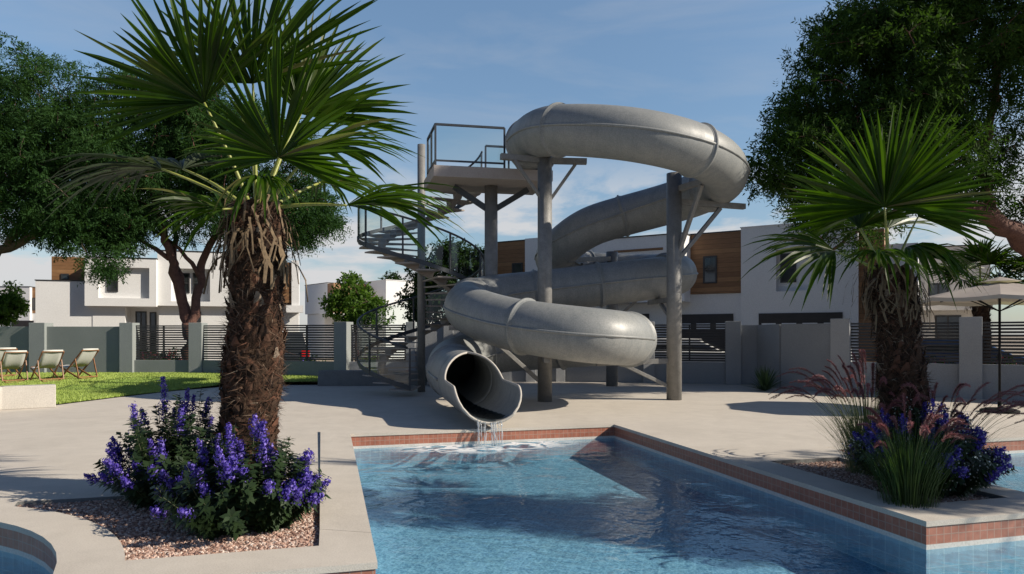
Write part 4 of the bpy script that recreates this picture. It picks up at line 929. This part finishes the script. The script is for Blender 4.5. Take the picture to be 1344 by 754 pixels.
# ------------------------------------------------------------------ palms
def fan(mbs, hub, axis, normal, Rl, spread=200, n=40, droop=.15, fold=.25, tipdroop=.0, rnd=random):
    ax = Vector(axis).normalized(); nn = Vector(normal); nn = (nn-ax*nn.dot(ax)).normalized(); sd_ = ax.cross(nn).normalized(); hub = Vector(hub)
    dth = R(spread)/n
    for i in range(n):
        a = R(-spread/2)+dth*(i+.5)+rnd.uniform(-.25, .25)*dth
        d = ax*math.cos(a)+sd_*math.sin(a)+nn*rnd.uniform(-.17, .17); d.normalize(); sdir = d.cross(nn).normalized()
        L = Rl*(.80+.20*math.cos(a*.75))*rnd.uniform(.80, 1.08); W = min(.027, Rl*dth*.42)*rnd.uniform(.75, 1.1)
        st_ = (0, .12, .3, .5, .7, .87, 1.0); wd = (.10, .34, .80, 1.0, .80, .46, .03); vs_ = []
        dr = droop*rnd.uniform(.5, 1.7)+(tipdroop*rnd.uniform(.3, 1.6)); tw = rnd.uniform(-.7, .7)
        for t, wv in zip(st_, wd):
            p = hub+d*L*t+nn*(.05*math.sin(t*3)*Rl*.3); p.z -= dr*L*t**2.6
            if t > .7 and tipdroop: p.z -= (t-.7)**1.3*L*tipdroop*.9
            s2 = (sdir*math.cos(tw*t)+nn*math.sin(tw*t))*W*wv; up = nn*(W*wv*fold*1.6)
            vs_ += [p-s2+up, p-nn*0, p+s2+up]
        fs_ = []
        for j in range(6): o = j*3; fs_ += [(o, o+1, o+4, o+3), (o+1, o+2, o+5, o+4)]
        mbs.add([v[:] for v in vs_], fs_)
def palm(name, label, base, top, r0, r1, leaves, seed, group=None, skirt=1.0, detail=1.0):
    rnd = random.Random(seed); t = thing(name, label, 'palm tree', base, 0, group)
    b, tp = Vector(base), Vector(top); ht = (tp-b).length; n = 46; nseg = 22; vs_ = []
    def ctr(k): return b.lerp(tp, k)+Vector((math.sin(k*3.1)*.05, 0, 0))
    def rad(k): return (r0+(r1-r0)*k)*(1+.06*math.sin(k*17))*(1.12 if k < .06 else 1)
    for i in range(n+1):
        k = i/n; c_ = ctr(k)
        for j in range(nseg):
            a = 2*math.pi*j/nseg; rr = rad(k)*(1+.13*math.sin(j*2.7+i*1.9)*math.sin(i*.9+j)+rnd.uniform(-.06, .06)); vs_.append((c_.x+rr*math.cos(a), c_.y+rr*math.sin(a), c_.z))
    mb_ = MB(); mb_.add(vs_, [(i*nseg+j, i*nseg+(j+1) % nseg, (i+1)*nseg+(j+1) % nseg, (i+1)*nseg+j) for i in range(n) for j in range(nseg)]+[tuple(n*nseg+j for j in range(nseg))]); tr = mb_.build('trunk', 'trunk', t, False)
    # old leaf bases wrapped round the trunk
    mb_ = MB(); nb = int(330*detail)
    for i in range(nb):
        k = (i+.5)/nb*.97; a = i*2.39996+rnd.uniform(-.3, .3); c_ = ctr(k); rr = rad(k); e = Vector((math.cos(a), math.sin(a), 0)); s_ = Vector((-e.y, e.x, 0))
        slant = rnd.uniform(-.6, .6); L = rnd.uniform(.07, .18); W = rnd.uniform(.02, .068)*(r0/.25); p = c_+e*rr*.94; lean = rnd.uniform(.05, .30); up = (Vector((0, 0, 1))+s_*slant).normalized()
        p1 = p+up*L*.55+e*L*lean*.5; p2 = p+up*L+e*L*lean*rnd.uniform(.8, 1.4)
        mb_.add([(p-s_*W)[:], (p+s_*W)[:], (p1+s_*W*.75+e*.012)[:], (p1-s_*W*.75+e*.012)[:], (p2+s_*W*.25)[:], (p2-s_*W*.2)[:], (p1+e*.03)[:]], [(0, 1, 2, 6), (0, 6, 3), (3, 6, 5), (6, 4, 5), (6, 2, 4)])
    mb_.build('leaf_bases', 'fibre', tr)
    # loose fibre
    Q = []
    for i in range(int(6500*detail)):
        k = rnd.uniform(0, .98); a = rnd.uniform(0, 6.283); c_ = ctr(k); rr = rad(k)*rnd.uniform(.96, 1.08); e = Vector((math.cos(a), math.sin(a), 0)); s_ = Vector((-e.y, e.x, 0)); p = c_+e*rr
        d = (s_*rnd.uniform(-1, 1)+Vector((0, 0, rnd.uniform(-.9, .9)))+e*rnd.uniform(.0, .45)).normalized(); L = rnd.uniform(.04, .17); w_ = (d.cross(e)).normalized()*rnd.uniform(.0015, .005)
        Q.append(((p-w_)[:], (p+w_)[:], (p+d*L)[:]))
    quads('fibre', Q, 'fibre', tr, 3)
    # skirt of dead leaf stalks
    mb_ = MB(); ns = int(125*skirt)
    for i in range(ns):
        a = rnd.uniform(0, 6.283); e = Vector((math.cos(a), math.sin(a), 0)); s_ = Vector((-e.y, e.x, 0)); k = rnd.uniform(.80, 1.0); p = ctr(k)+e*rad(k)*.9+Vector((0, 0, rnd.uniform(-.02, .10)))
        L = rnd.uniform(.14, .44)*(r0/.25); W = rnd.uniform(.010, .026); out_ = rnd.uniform(.15, .75); pts = []
        for j in range(5):
            q = j/4; pts.append(p+e*(out_*L*math.sin(q*1.5))+Vector((0, 0, .05*math.sin(q*3)-L*q*q*.95))+s_*rnd.uniform(-.015, .015)*j)
        for j in range(4):
            w0 = W*(1-.15*j); mb_.add([(pts[j]-s_*w0)[:], (pts[j]+s_*w0)[:], (pts[j+1]+s_*w0*.9+e*.004)[:], (pts[j+1]-s_*w0*.9)[:]], [(0, 1, 2, 3)])
    mb_.build('dead_stalks', 'deadleaf', t)
    for (hub, axis, normal, Rl, spread, ns_, dr, td, mat_) in leaves:
        hub = Vector(hub); mb2 = MB(); c_ = ctr(.985)+(hub-ctr(1)).normalized()*rad(1)*.5; c_.z = tp.z-.05
        mid = c_.lerp(hub, .5)+Vector((0, 0, .05*(hub-c_).length))
        A = spline([tuple(c_), tuple(mid), tuple(hub)], .12); mb3 = MB(); mb3.tube([tuple(x) for x in A], list(np.linspace(.020, .010, len(A))*(r0/.25)), 6)
        fan(mb2, hub, axis, normal, Rl, spread, ns_, dr, .4, td, rnd); lf = mb2.build('leaf', mat_, t); mb3.build('leaf_stalk', 'petiole', lf, True)
    # inner spears
    return t
def LP(x, y, Y): return (px(x, Y), Y, pz(y, Y))
YL = 6.4
L_leaves = [
    (LP(366, 207, 5.75), (.12, -.10, 1), (-.45, -1, .0), 1.12, 214, 52, .03, 0, 'palmleaf'),
    (LP(332, 110, 6.35), (-.02, .1, 1), (-.3, -1, .1), 1.5, 165, 46, .03, 0, 'palmleaf'),
    (LP(268, 135, 6.2), (-.55, -.05, 1), (-.35, -1, .35), 1.25, 165, 42, .05, 0, 'palmleaf'),
    (LP(395, 150, 6.9), (.45, .25, 1), (.3, -1, .2), 1.25, 150, 40, .05, 0, 'palmleaf'),
    (LP(412, 195, 6.5), (1, .1, .32), (.1, -.6, 1), 1.0, 120, 32, .10, .1, 'palmleaf'),
    (LP(455, 270, 6.2), (1, .0, .20), (.1, -.42, 1), 1.12, 100, 28, .14, .12, 'palmleaf'),
    (LP(212, 222, 6.4), (-1, .1, .18), (.1, -.3, 1), 1.0, 100, 28, .22, .1, 'palmleaf_pale'),
    (LP(292, 275, 6.0), (-1, -.3, .22), (0, -.45, 1), .68, 150, 32, .12, .1, 'palmleaf'),
    (LP(240, 222, 6.9), (-.5, .7, .4), (0, -.5, 1), .8, 150, 30, .10, 0, 'palmleaf_pale'),
    (LP(330, 190, 7.3), (0, .9, .7), (0, -.7, 1), 1.1, 170, 36, .1, 0, 'palmleaf'),
    (LP(345, 235, 5.6), (.2, -1, -.1), (0, -.3, 1), .42, 120, 16, .3, .3, 'palmleaf'),
    (LP(420, 240, 7.0), (.7, .7, .2), (0, -.3, 1), .9, 140, 28, .2, .1, 'palmleaf'),
]
palm('fan_palm', 'big fan palm with shaggy brown trunk in the left gravel bed', (px(316, YL), YL, -.08), LP(337, 268, YL), .262, .225, L_leaves, 31, 'fan palms in the gravel beds')
YR = 7.25
R_leaves = [
    (LP(1161, 272, 6.8), (.02, -.05, 1), (-.45, -1, .0), 1.08, 208, 50, .03, 0, 'palmleaf'),
    (LP(1096, 330, 7.0), (-1, -.1, .10), (-.05, -.65, 1), .92, 130, 34, .14, .12, 'palmleaf'),
    (LP(1128, 300, 7.1), (.9, .3, .7), (-.5, -.6, 1), .62, 120, 24, .05, 0, 'palmleaf'),
    (LP(1200, 338, 7.0), (1, -.2, .22), (.1, -.4, 1), .62, 120, 26, .2, .2, 'palmleaf'),
    (LP(1205, 285, 7.5), (1, .1, .45), (.1, -.9, .6), .85, 120, 32, .08, 0, 'palmleaf'),
    (LP(1120, 285, 7.7), (-.8, .3, .6), (-.1, -.8, .7), .9, 140, 32, .08, 0, 'palmleaf'),
    (LP(1165, 300, 8.0), (0, .9, .6), (0, -.7, 1), .9, 170, 30, .1, 0, 'palmleaf'),
    (LP(1150, 335, 6.7), (-.3, -1, .1), (0, -.3, 1), .55, 130, 22, .3, .2, 'palmleaf'),
    (LP(1190, 325, 6.9), (.5, -.8, .0), (0, -.3, 1), .6, 130, 22, .3, .3, 'palmleaf'),
]
palm('fan_palm', 'smaller shaded fan palm rising from the grasses in the right gravel bed', (px(1188, YR), YR, -.08), LP(1166, 352, YR), .215, .20, R_leaves, 37, 'fan palms in the gravel beds')
for i, (x, y, sc, lab) in enumerate(((13.3, 19.4, 1, 'background fan palm rising just behind the parasol canopy'), (14.9, 18.9, 1, 'background fan palm at the right edge beyond the wall'))):
    rr = random.Random(50+i); lv = []
    for k in range(13):
        a = k*2.4; el = (.15, .5, .9, 1.4)[k % 4]+rr.uniform(-.1, .1); ax = (math.cos(a)*math.cos(el), math.sin(a)*math.cos(el), math.sin(el)); hb = (x+ax[0]*.6, y+ax[1]*.6, 3.0+.15*i+ax[2]*.6)
        lv.append((hb, ax, (ax[0]*-.3, ax[1]*-.3-.5, 1.0) if el < 1 else (0, -1, .2), .95, 180, 30, .10, .1, 'palmleaf'))
    palm('background_palm', lab, (x, y, -.04), (x, y, 3.0+.15*i), .22, .2, lv, 60+i, 'fan palms beyond the wall', .8, .35)

# ------------------------------------------------------------------ shrubs and grasses
def sage(name, label, base, rad, hgt, nst, seed, group=None, flow=.36, white=False, lean=(0, 0)):
    rnd = random.Random(seed); t = thing(name, label, 'flowering shrub', base, 0, group); b = Vector(base); ms = MB(); LQ = []; FQ = []; WQ = []
    for i in range(nst):
        a = rnd.uniform(0, 6.283); k = math.sqrt(rnd.uniform(0, 1)); top = Vector((math.cos(a)*k*rad+lean[0], math.sin(a)*k*rad+lean[1], hgt*(1-.62*k**2.0)*rnd.uniform(.70, 1.12)))
        p0 = Vector((math.cos(a)*k*rad*.35, math.sin(a)*k*rad*.35, 0)); mid = p0.lerp(top, .5)+Vector((math.cos(a)*rad*.10*k, math.sin(a)*rad*.10*k, .06)); n = 22
        pts = [(1-q)**2*p0+2*q*(1-q)*mid+q*q*top for q in [float(x_) for x_ in np.linspace(0, 1, n)]]; pts = [b+p for p in pts]
        ms.tube([p[:] for p in pts[::4]+[pts[-1]]], list(np.linspace(.005, .002, len(pts[::4])+1)), 4, False)
        flowering = rnd.random() < .40; fl = (flow*rnd.uniform(.7, 1.2)) if flowering else 0
        for j in range(3, n):
            q = j/(n-1); p = pts[j]; tg = (pts[j]-pts[j-1]).normalized()
            if q < 1-fl*.7:
                for s_ in range(5):
                    w_ = rnd.uniform(0, 6.283); e = tg.orthogonal().normalized(); e.rotate(Matrix.Rotation(w_, 3, tg)); d = (e+tg*rnd.uniform(.0, .6)+Vector((0, 0, rnd.uniform(-.25, .15)))).normalized()
                    L = rnd.uniform(.045, .095); W = L*.24; sd2 = d.cross(tg).normalized()*W; pp = p+tg*rnd.uniform(-.02, .02); dp = Vector((0, 0, -L*.12))
                    LQ.append((pp[:], (pp+d*L*.45+sd2)[:], (pp+d*L+dp)[:], (pp+d*L*.45-sd2)[:]))
            if q > 1-fl:
                u_ = (q-(1-fl))/max(fl, .01); cnt = 38 if flowering else 0; rr = .066*(1.10-u_*.66)*(.8+.3*math.sin(j*1.7+i))
                for s_ in range(cnt):
                    d = Vector((rnd.gauss(0, 1), rnd.gauss(0, 1), rnd.gauss(0, .7))).normalized(); c_ = p+tg*rnd.uniform(-.015, .02)+d*rr*rnd.uniform(.35, 1.15); s2 = rnd.uniform(.0065, .0135)
                    e1 = d.orthogonal().normalized()*s2; e2 = d.cross(e1).normalized()*s2*rnd.uniform(.6, 1); f_ = d*s2*.4
                    FQ.append(((c_-e1)[:], (c_-e2+f_)[:], (c_+e1)[:], (c_+e2+f_)[:]))
        if white and rnd.random() < .4:
            for s_ in range(30):
                q = rnd.randint(8, n-1); d = Vector((rnd.gauss(0, 1), rnd.gauss(0, 1), rnd.gauss(0, 1)))*.03; c_ = pts[q]+d; s2 = .008; WQ.append(((c_+Vector((-s2, 0, 0)))[:], (c_+Vector((0, -.003, -s2)))[:], (c_+Vector((s2, 0, 0)))[:], (c_+Vector((0, 0, s2)))[:]))
    ms.build('stems', 'sagestem', t); quads('leaves', LQ, 'sageleaf', t); quads('flowers', FQ, 'blue', t)
    if WQ: quads('pale_flowers', WQ, 'whitefl', t)
    return t
grp = 'violet flowering shrubs in the gravel beds'
sage('violet_shrub', 'tall violet flowered shrub behind and left of the left palm trunk', (px(232, 6.35), 6.35, -.07), .72, 1.08, 135, 71, grp, .24)
sage('violet_shrub', 'rounded violet flowered shrub in front of the left palm trunk', (px(320, 5.5), 5.5, -.07), .68, .82, 135, 72, grp, .22)
sage('violet_shrub', 'shaded violet flowered shrub with white specks among the right grasses', (px(1214, 6.8), 6.8, -.05), .74, .84, 200, 73, grp, .26, True)
def grasses(name, label, base, hgt, nb, npl, seed, mat_, group=None, spread=.5, lean=0.0, plen=(1.0, 1.35)):
    rnd = random.Random(seed); t = thing(name, label, 'ornamental grass', base, 0, group); b = Vector(base); Q = MB(); PQ = []; ms = MB()
    for i in range(nb):
        a = rnd.uniform(0, 6.283); o = b+Vector((math.cos(a), math.sin(a), 0))*rnd.uniform(0, .24); L = hgt*rnd.uniform(.6, 1.15); out_ = rnd.uniform(.05, 1)*spread; e = Vector((math.cos(a), math.sin(a), 0)); s_ = Vector((-e.y, e.x, 0)); W = rnd.uniform(.0018, .0036); vs_ = []
        for j in range(7):
            q = j/6; p = o+e*out_*L*q**1.5*1.3+Vector((0, 0, L*(q-.42*out_*q**2.6))); w_ = W*(1-q**3)+.0004; vs_ += [(p-s_*w_)[:], (p+s_*w_)[:]]
        Q.add(vs_, [(2*j, 2*j+1, 2*j+3, 2*j+2) for j in range(6)])
    for i in range(npl):
        a = rnd.uniform(0, 6.283); e = Vector((math.cos(a), math.sin(a), 0)); L = rnd.uniform(*plen)*hgt; out_ = rnd.uniform(.12, 1.0)*spread*1.25; pts = []
        for j in range(14):
            q = j/13; pts.append(b+e*(.04+out_*L*q**1.5)+Vector((lean*q*q, 0, L*(q-.36*out_*q**2.5)-.9*L*max(0, q-.72)**2*(1+out_*2))))
        ms.tube([p[:] for p in pts[::2]+[pts[-1]]], list(np.linspace(.0025, .0012, 8)), 4, False)
        for s_ in range(430):
            q = rnd.uniform(.70, 1.0); f_ = q*13; j = min(12, int(f_)); p = pts[j].lerp(pts[j+1], f_-j); tg = (pts[j+1]-pts[j]).normalized(); d = Vector((rnd.gauss(0, 1), rnd.gauss(0, 1), rnd.gauss(0, 1))); d = (d-tg*d.dot(tg)).normalized()*.75+tg*rnd.uniform(.4, .9)
            l = rnd.uniform(.018, .045)*(1.1-abs(q-.84)*3.8); w_ = d.cross(tg).normalized()*.0026; PQ.append(((p-w_)[:], (p+w_)[:], (p+d.normalized()*l)[:]))
    Q.build('blades', mat_, t); ms.build('stalks', 'grasspale', t); quads('plumes', PQ, 'plume', t, 3); return t
grp = 'fountain grasses in the right gravel bed'
grasses('fountain_grass', 'pale fountain grass with pink plumes at the back of the right bed', (px(1138, 7.75), 7.75, -.07), .95, 800, 70, 81, 'grasspale', grp, .58, -.12, (1.3, 1.8))
grasses('fountain_grass', 'dark green fountain grass clump at the front corner of the right bed', (px(1192, 6.15), 6.15, -.05), .74, 620, 26, 82, 'grassblade', grp, .45, 0, (1.2, 1.6))
grasses('fountain_grass', 'fountain grass with pink plumes leaning right over the second pool', (px(1235, 6.95), 6.95, -.07), .82, 350, 34, 83, 'grassblade', grp, .62, .3, (1.3, 1.8))
def spiky(name, label, base, n, L0, seed, mat_='yucca'):
    rnd = random.Random(seed); mb_ = MB(); b = Vector(base)
    for i in range(n):
        a = rnd.uniform(0, 6.283); el = rnd.uniform(.25, 1.5); d = Vector((math.cos(a)*math.cos(el), math.sin(a)*math.cos(el), math.sin(el))); s_ = Vector((-math.sin(a), math.cos(a), 0)); L = L0*rnd.uniform(.7, 1.1); W = .02; vs_ = []
        for j in range(5):
            q = j/4; p = b+d*L*q-Vector((0, 0, .12*L*q*q*math.cos(el))); w_ = W*(.6+.8*q)*(1-q**2)+.001; vs_ += [(p-s_*w_)[:], (p-d.cross(s_)*w_*.3)[:], (p+s_*w_)[:]]
        mb_.add(vs_, [f_ for j in range(4) for f_ in ((3*j, 3*j+1, 3*j+4, 3*j+3), (3*j+1, 3*j+2, 3*j+5, 3*j+4))])
    return tag(mb_.build(name, mat_), label, 'plant')
spiky('spiky_plant', 'round spiky green plant in front of the right boundary wall', (px(1004, 18.6), 18.6, 0), 150, .72, 91)
spiky('spiky_plant', 'spiky green plant beside the centre post of the spiral stair', (px(573, 20.6), 20.6, 0), 130, .8, 92)
def shrub(name, label, base, rx, ry, rz, n, leafmat, flmat, seed, group=None):
    global RNG; RNG = np.random.default_rng(seed); t = thing(name, label, 'shrub', base, 0, group)
    d = rand_unit(n)*(RNG.uniform(.2, 1, n)**.4)[:, None]; d[:, 2] = np.abs(d[:, 2]); c = np.array(base)+d*np.array([rx, ry, rz])
    ms = MB()
    for q in c[::3]: ms.tube([base, tuple((np.array(base)+q)/2+np.array([0, 0, .04])), tuple(q)], [.012, .008, .003], 4, False)
    ms.build('stems', 'sagestem', t)
    quads('leaves', foliage_quads(c, np.full(n, .16), 10, 6, .14, .07, .022, .2), leafmat, t)
    if flmat: quads('flowers', foliage_quads(c[d[:, 2] > .3], np.full((d[:, 2] > .3).sum(), .17), 8, 5, .05, .04, .02, 0), flmat, t)
gs = 'flowering shrubs along the street'
for x, Y, lab, fm in ((195, 27.2, 'pink flowered shrub behind the slats at the forked tree, left one', 'pink'), (228, 27.4, 'pink flowered shrub behind the slats beside the forked trunk', 'pink'), (402, 24.4, 'violet flowered shrub behind the slatted panel right of the left palm', 'blue'), (1130, 20.6, 'violet flowered shrub behind the slats left of the right palm', 'blue'), (1225, 19.6, 'pink flowered shrub behind the slats right of the right palm', 'pink'), (1318, 19.2, 'pink flowered shrub behind the slats at the right edge', 'pink')):
    shrub('street_shrub', lab, (px(x, Y), Y, -.04), .85, .6, .95 if fm == 'pink' else .8, 46, 'leaf_dark', fm, int(x), gs)
shrub('street_shrub', 'green shrub behind the slats left of the spiral stair', (px(495, 25.5), 25.5, -.04), .8, .6, .9, 46, 'leaf_bright', None, 7, gs)

# ------------------------------------------------------------------ deck chairs
def deck_chair(label):
    t = thing('deck_chair', label, 'deck chair', (0, 0, 0), 0, 'deck chairs on the lawn'); w_ = .29
    A = [(-.50, .90), (.42, .0)]; B = [(.50, .40), (-.42, .0)]
    for nm, ln, ww in (('back_frame', A, w_), ('seat_frame', B, w_-.045)):
        m1 = MB()
        for s_ in (-1, 1): m1.beam((s_*ww, ln[0][0], ln[0][1]), (s_*ww, ln[1][0], ln[1][1]), .026, .045)
        for q in ln: m1.beam((-ww, q[0], q[1]+.015), (ww, q[0], q[1]+.015), .04, .035)
        m1.build(nm, 'chairwood', t)
    m1 = MB()
    for s_ in (-1, 1): m1.beam((s_*(w_+.03), -.24, .65), (s_*(w_+.03), -.40, .06), .022, .04)
    m1.beam((-w_-.03, -.40, .075), (w_+.03, -.40, .075), .03, .03); m1.build('prop_frame', 'chairwood', t)
    m1 = MB(); n_ = 16; vs_ = []
    for j in range(n_+1):
        q = j/n_; y = -.50+1.0*q; z = .93+(.43-.93)*q-.62*math.sin(math.pi*q)*.33*(1+.25*q); y -= .06*math.sin(math.pi*q)
        for k in range(7):
            x = -.255+.51*k/6; vs_.append((x, y, z-.012*math.cos(k/6*math.pi*2)))
    m1.add(vs_, [(j*7+k, j*7+k+1, (j+1)*7+k+1, (j+1)*7+k) for j in range(n_) for k in range(6)]); m1.build('canvas', 'canvas', t, True, solid=.006)
    m1 = MB(); m1.tube([(-.262, -.50, .935), (.262, -.50, .935)], .03, 10); m1.build('headrest', 'canvas', t, True)
    return t
c0_ = deck_chair('rightmost deck chair turned towards the left, cream canvas on wood frame')
c0_.location = (px(103, 21.6), 21.6, lawnz(0, 21.6)); c0_.rotation_euler = (0, 0, R(72))
dup(c0_, (px(61, 21.0), 21.0, lawnz(0, 21.0)), R(54), 'deck chair seen from behind, second from the right of the row')
dup(c0_, (px(14, 20.7), 20.7, lawnz(0, 20.7)), R(52), 'deck chair seen from behind at the left edge, nearest of the row')
dup(c0_, (px(0, 22.1), 22.1, lawnz(0, 22.1)), R(56), 'half hidden deck chair cut by the left edge of the photo')

# ------------------------------------------------------------------ parasol
ux, uy = px(1312, 13.4), 13.4
um = thing('parasol', 'open beige market parasol on a black pole at the right', 'parasol', (ux, uy, 0))
mb = MB(); mb.cyl(ux, uy, .05, 2.5, .022, 14); pl = mb.build('pole', 'umbpole', um, True)
mb = MB(); mb.cyl(ux, uy, .04, .38, .034, 14); mb.build('socket', 'umbpole', pl); mb = MB(); mb.cyl(ux, uy, 1.02, 1.14, .034, 14); ck = mb.build('crank', 'umbpole', pl)
mb = MB(); mb.cyl(ux, uy, 0, .05, .33, 28); mb.cyl(ux, uy, .05, .075, .26, 28); mb.build('base', 'umbpole', um, bevel=.008)
Rc = 1.5; ze, zt = 2.24, 2.56; vs = [(ux, uy, zt)]; nr = 10; n8 = 8
for j in range(1, nr+1):
    q = j/nr
    for k in range(n8*4):
        a = 2*math.pi*(k/(n8*4))+R(10); fr = (k % 4)/4; sag = math.sin(fr*math.pi); rr = Rc*q*(1-.055*sag*q)
        vs.append((ux+rr*math.cos(a), uy+rr*math.sin(a), zt-(zt-ze)*q**1.12-.035*sag*q))
n32 = n8*4; fs = [(0, 1+k, 1+(k+1) % n32) for k in range(n32)]+[(1+j*n32+k, 1+(j+1)*n32+k, 1+(j+1)*n32+(k+1) % n32, 1+j*n32+(k+1) % n32) for j in range(nr-1) for k in range(n32)]
mb = MB(); mb.add(vs, fs); cp = mb.build('canopy', 'umbrella', um, False, solid=.004)
mb = MB(); ring = vs[-n32:]
mb.add([(x, y, z) for x, y, z in ring]+[(ux+(x-ux)*1.003, uy+(y-uy)*1.003, z-.07) for x, y, z in ring], [(k, (k+1) % n32, n32+(k+1) % n32, n32+k) for k in range(n32)]); mb.build('valance', 'umbrella', cp)
mb = MB(); v2 = [(ux, uy, zt+.10)]+[(ux+.36*math.cos(a), uy+.36*math.sin(a), zt+.0) for a in np.linspace(0, 2*math.pi, 9)[:-1]]; mb.add(v2, [(0, 1+k, 1+(k+1) % 8) for k in range(8)]); mb.build('vent', 'umbrella', cp)
mb = MB(); mb.cyl(ux, uy, zt+.09, zt+.15, .018, 10, .01); mb.build('finial', 'umbpole', pl)
for k in range(8):
    a = 2*math.pi*k/8+R(10); m1 = MB(); m1.beam((ux, uy, zt-.03), (ux+Rc*.98*math.cos(a), uy+Rc*.98*math.sin(a), ze-.005), .018, .02); rb = m1.build('rib', 'umbpole', um)
    m1 = MB(); m1.beam((ux, uy, 1.98), (ux+Rc*.5*math.cos(a), uy+Rc*.5*math.sin(a), 2.33), .014, .018); m1.build('strut', 'umbpole', rb)

# ------------------------------------------------------------------ parked cars beyond the wall
def car(label, loc, rz, paintm, suv=False):
    t = thing('parked_car', label, 'car', (0, 0, 0), 0, 'cars parked on the street'); Hc = 1.68 if suv else 1.45; L = 4.5; W = 1.82
    prof = [(-2.25, .35), (-2.25, .75), (-2.15, .98), (-1.95 if suv else -1.7, 1.02), (1.15, .98), (2.0, .80), (2.22, .62), (2.25, .35)]
    cab = [(-2.05 if suv else -1.65, 1.0), (-1.85 if suv else -1.1, Hc-.04), (-.9, Hc), (.35, Hc-.03), (1.2, .98)]
    def ext(poly, w0, w1=None):
        w1 = w1 or w0; m1 = MB(); n_ = len(poly); mx = max(p[1] for p in poly); mn = min(p[1] for p in poly); vs_ = []
        for s_ in (-1, 1):
            for x, z in poly: k = (z-mn)/(mx-mn); vs_.append((x, s_*(w0+(w1-w0)*k)/2, z))
        m1.add(vs_, [tuple(range(n_)), tuple(range(n_, 2*n_))[::-1]]+[(i, i+n_, (i+1) % n_+n_, (i+1) % n_) for i in range(n_)]); return m1
    ext(prof, W).build('body', paintm, t, bevel=.05); ext(cab, W-.12, W-.42).build('cabin', paintm, t, bevel=.04)
    gl = [(p[0]*.985+.0, p[1]) for p in cab]; g1 = MB()
    for s_ in (-1, 1):
        y0, y1 = s_*((W-.12)/2-.02), s_*((W-.42)/2+.035); g1.add([(cab[0][0]+.25, y0, 1.06), (.98, y0, 1.06), (.40, y1, Hc-.12), (cab[1][0]+.18, y1, Hc-.12)], [(0, 1, 2, 3)])
    g1.add([(1.16, -.72, 1.03), (1.16, .72, 1.03), (.46, .6, Hc-.08), (.46, -.6, Hc-.08)], [(0, 1, 2, 3)])
    g1.add([(cab[0][0]-.012, -.72, 1.08), (cab[0][0]-.012, .72, 1.08), (cab[1][0]-.03, .6, Hc-.14), (cab[1][0]-.03, -.6, Hc-.14)], [(0, 1, 2, 3)]); g1.build('windows', 'glass', t)
    for x in (-1.42, 1.42):
        for s_ in (-1, 1):
            m1 = MB(); m1.tube([(x, s_*.72, .33), (x, s_*.93, .33)], .33, 20); wh = m1.build('wheel', 'tyre', t); m1 = MB(); m1.tube([(x, s_*.925, .33), (x, s_*.945, .33)], .2, 16); m1.build('rim', 'rim', wh)
    for s_ in (-1, 1):
        m1 = MB(); m1.box((-2.25, s_*.72, .86), (.06, .30, .22)); m1.build('tail_light', 'redlight', t); m1 = MB(); m1.box((2.13, s_*.68, .70), (.12, .34, .12)); m1.build('headlight', 'lamp', t)
    t.location = loc; t.rotation_euler = (0, 0, rz); return t
car('dark parked car with red tail lights behind the panel right of the left palm', (px(366, 27.5), 27.5, -.03), R(115), 'cardark', True)
car('white parked car behind the slatted panel at the right support column', (px(905, 24.3), 24.3, -.03), R(-20), 'carwhite')
car('blue parked car behind the slats near the parasol', (px(1262, 20.9), 20.9, -.03), R(-30), 'carblue')
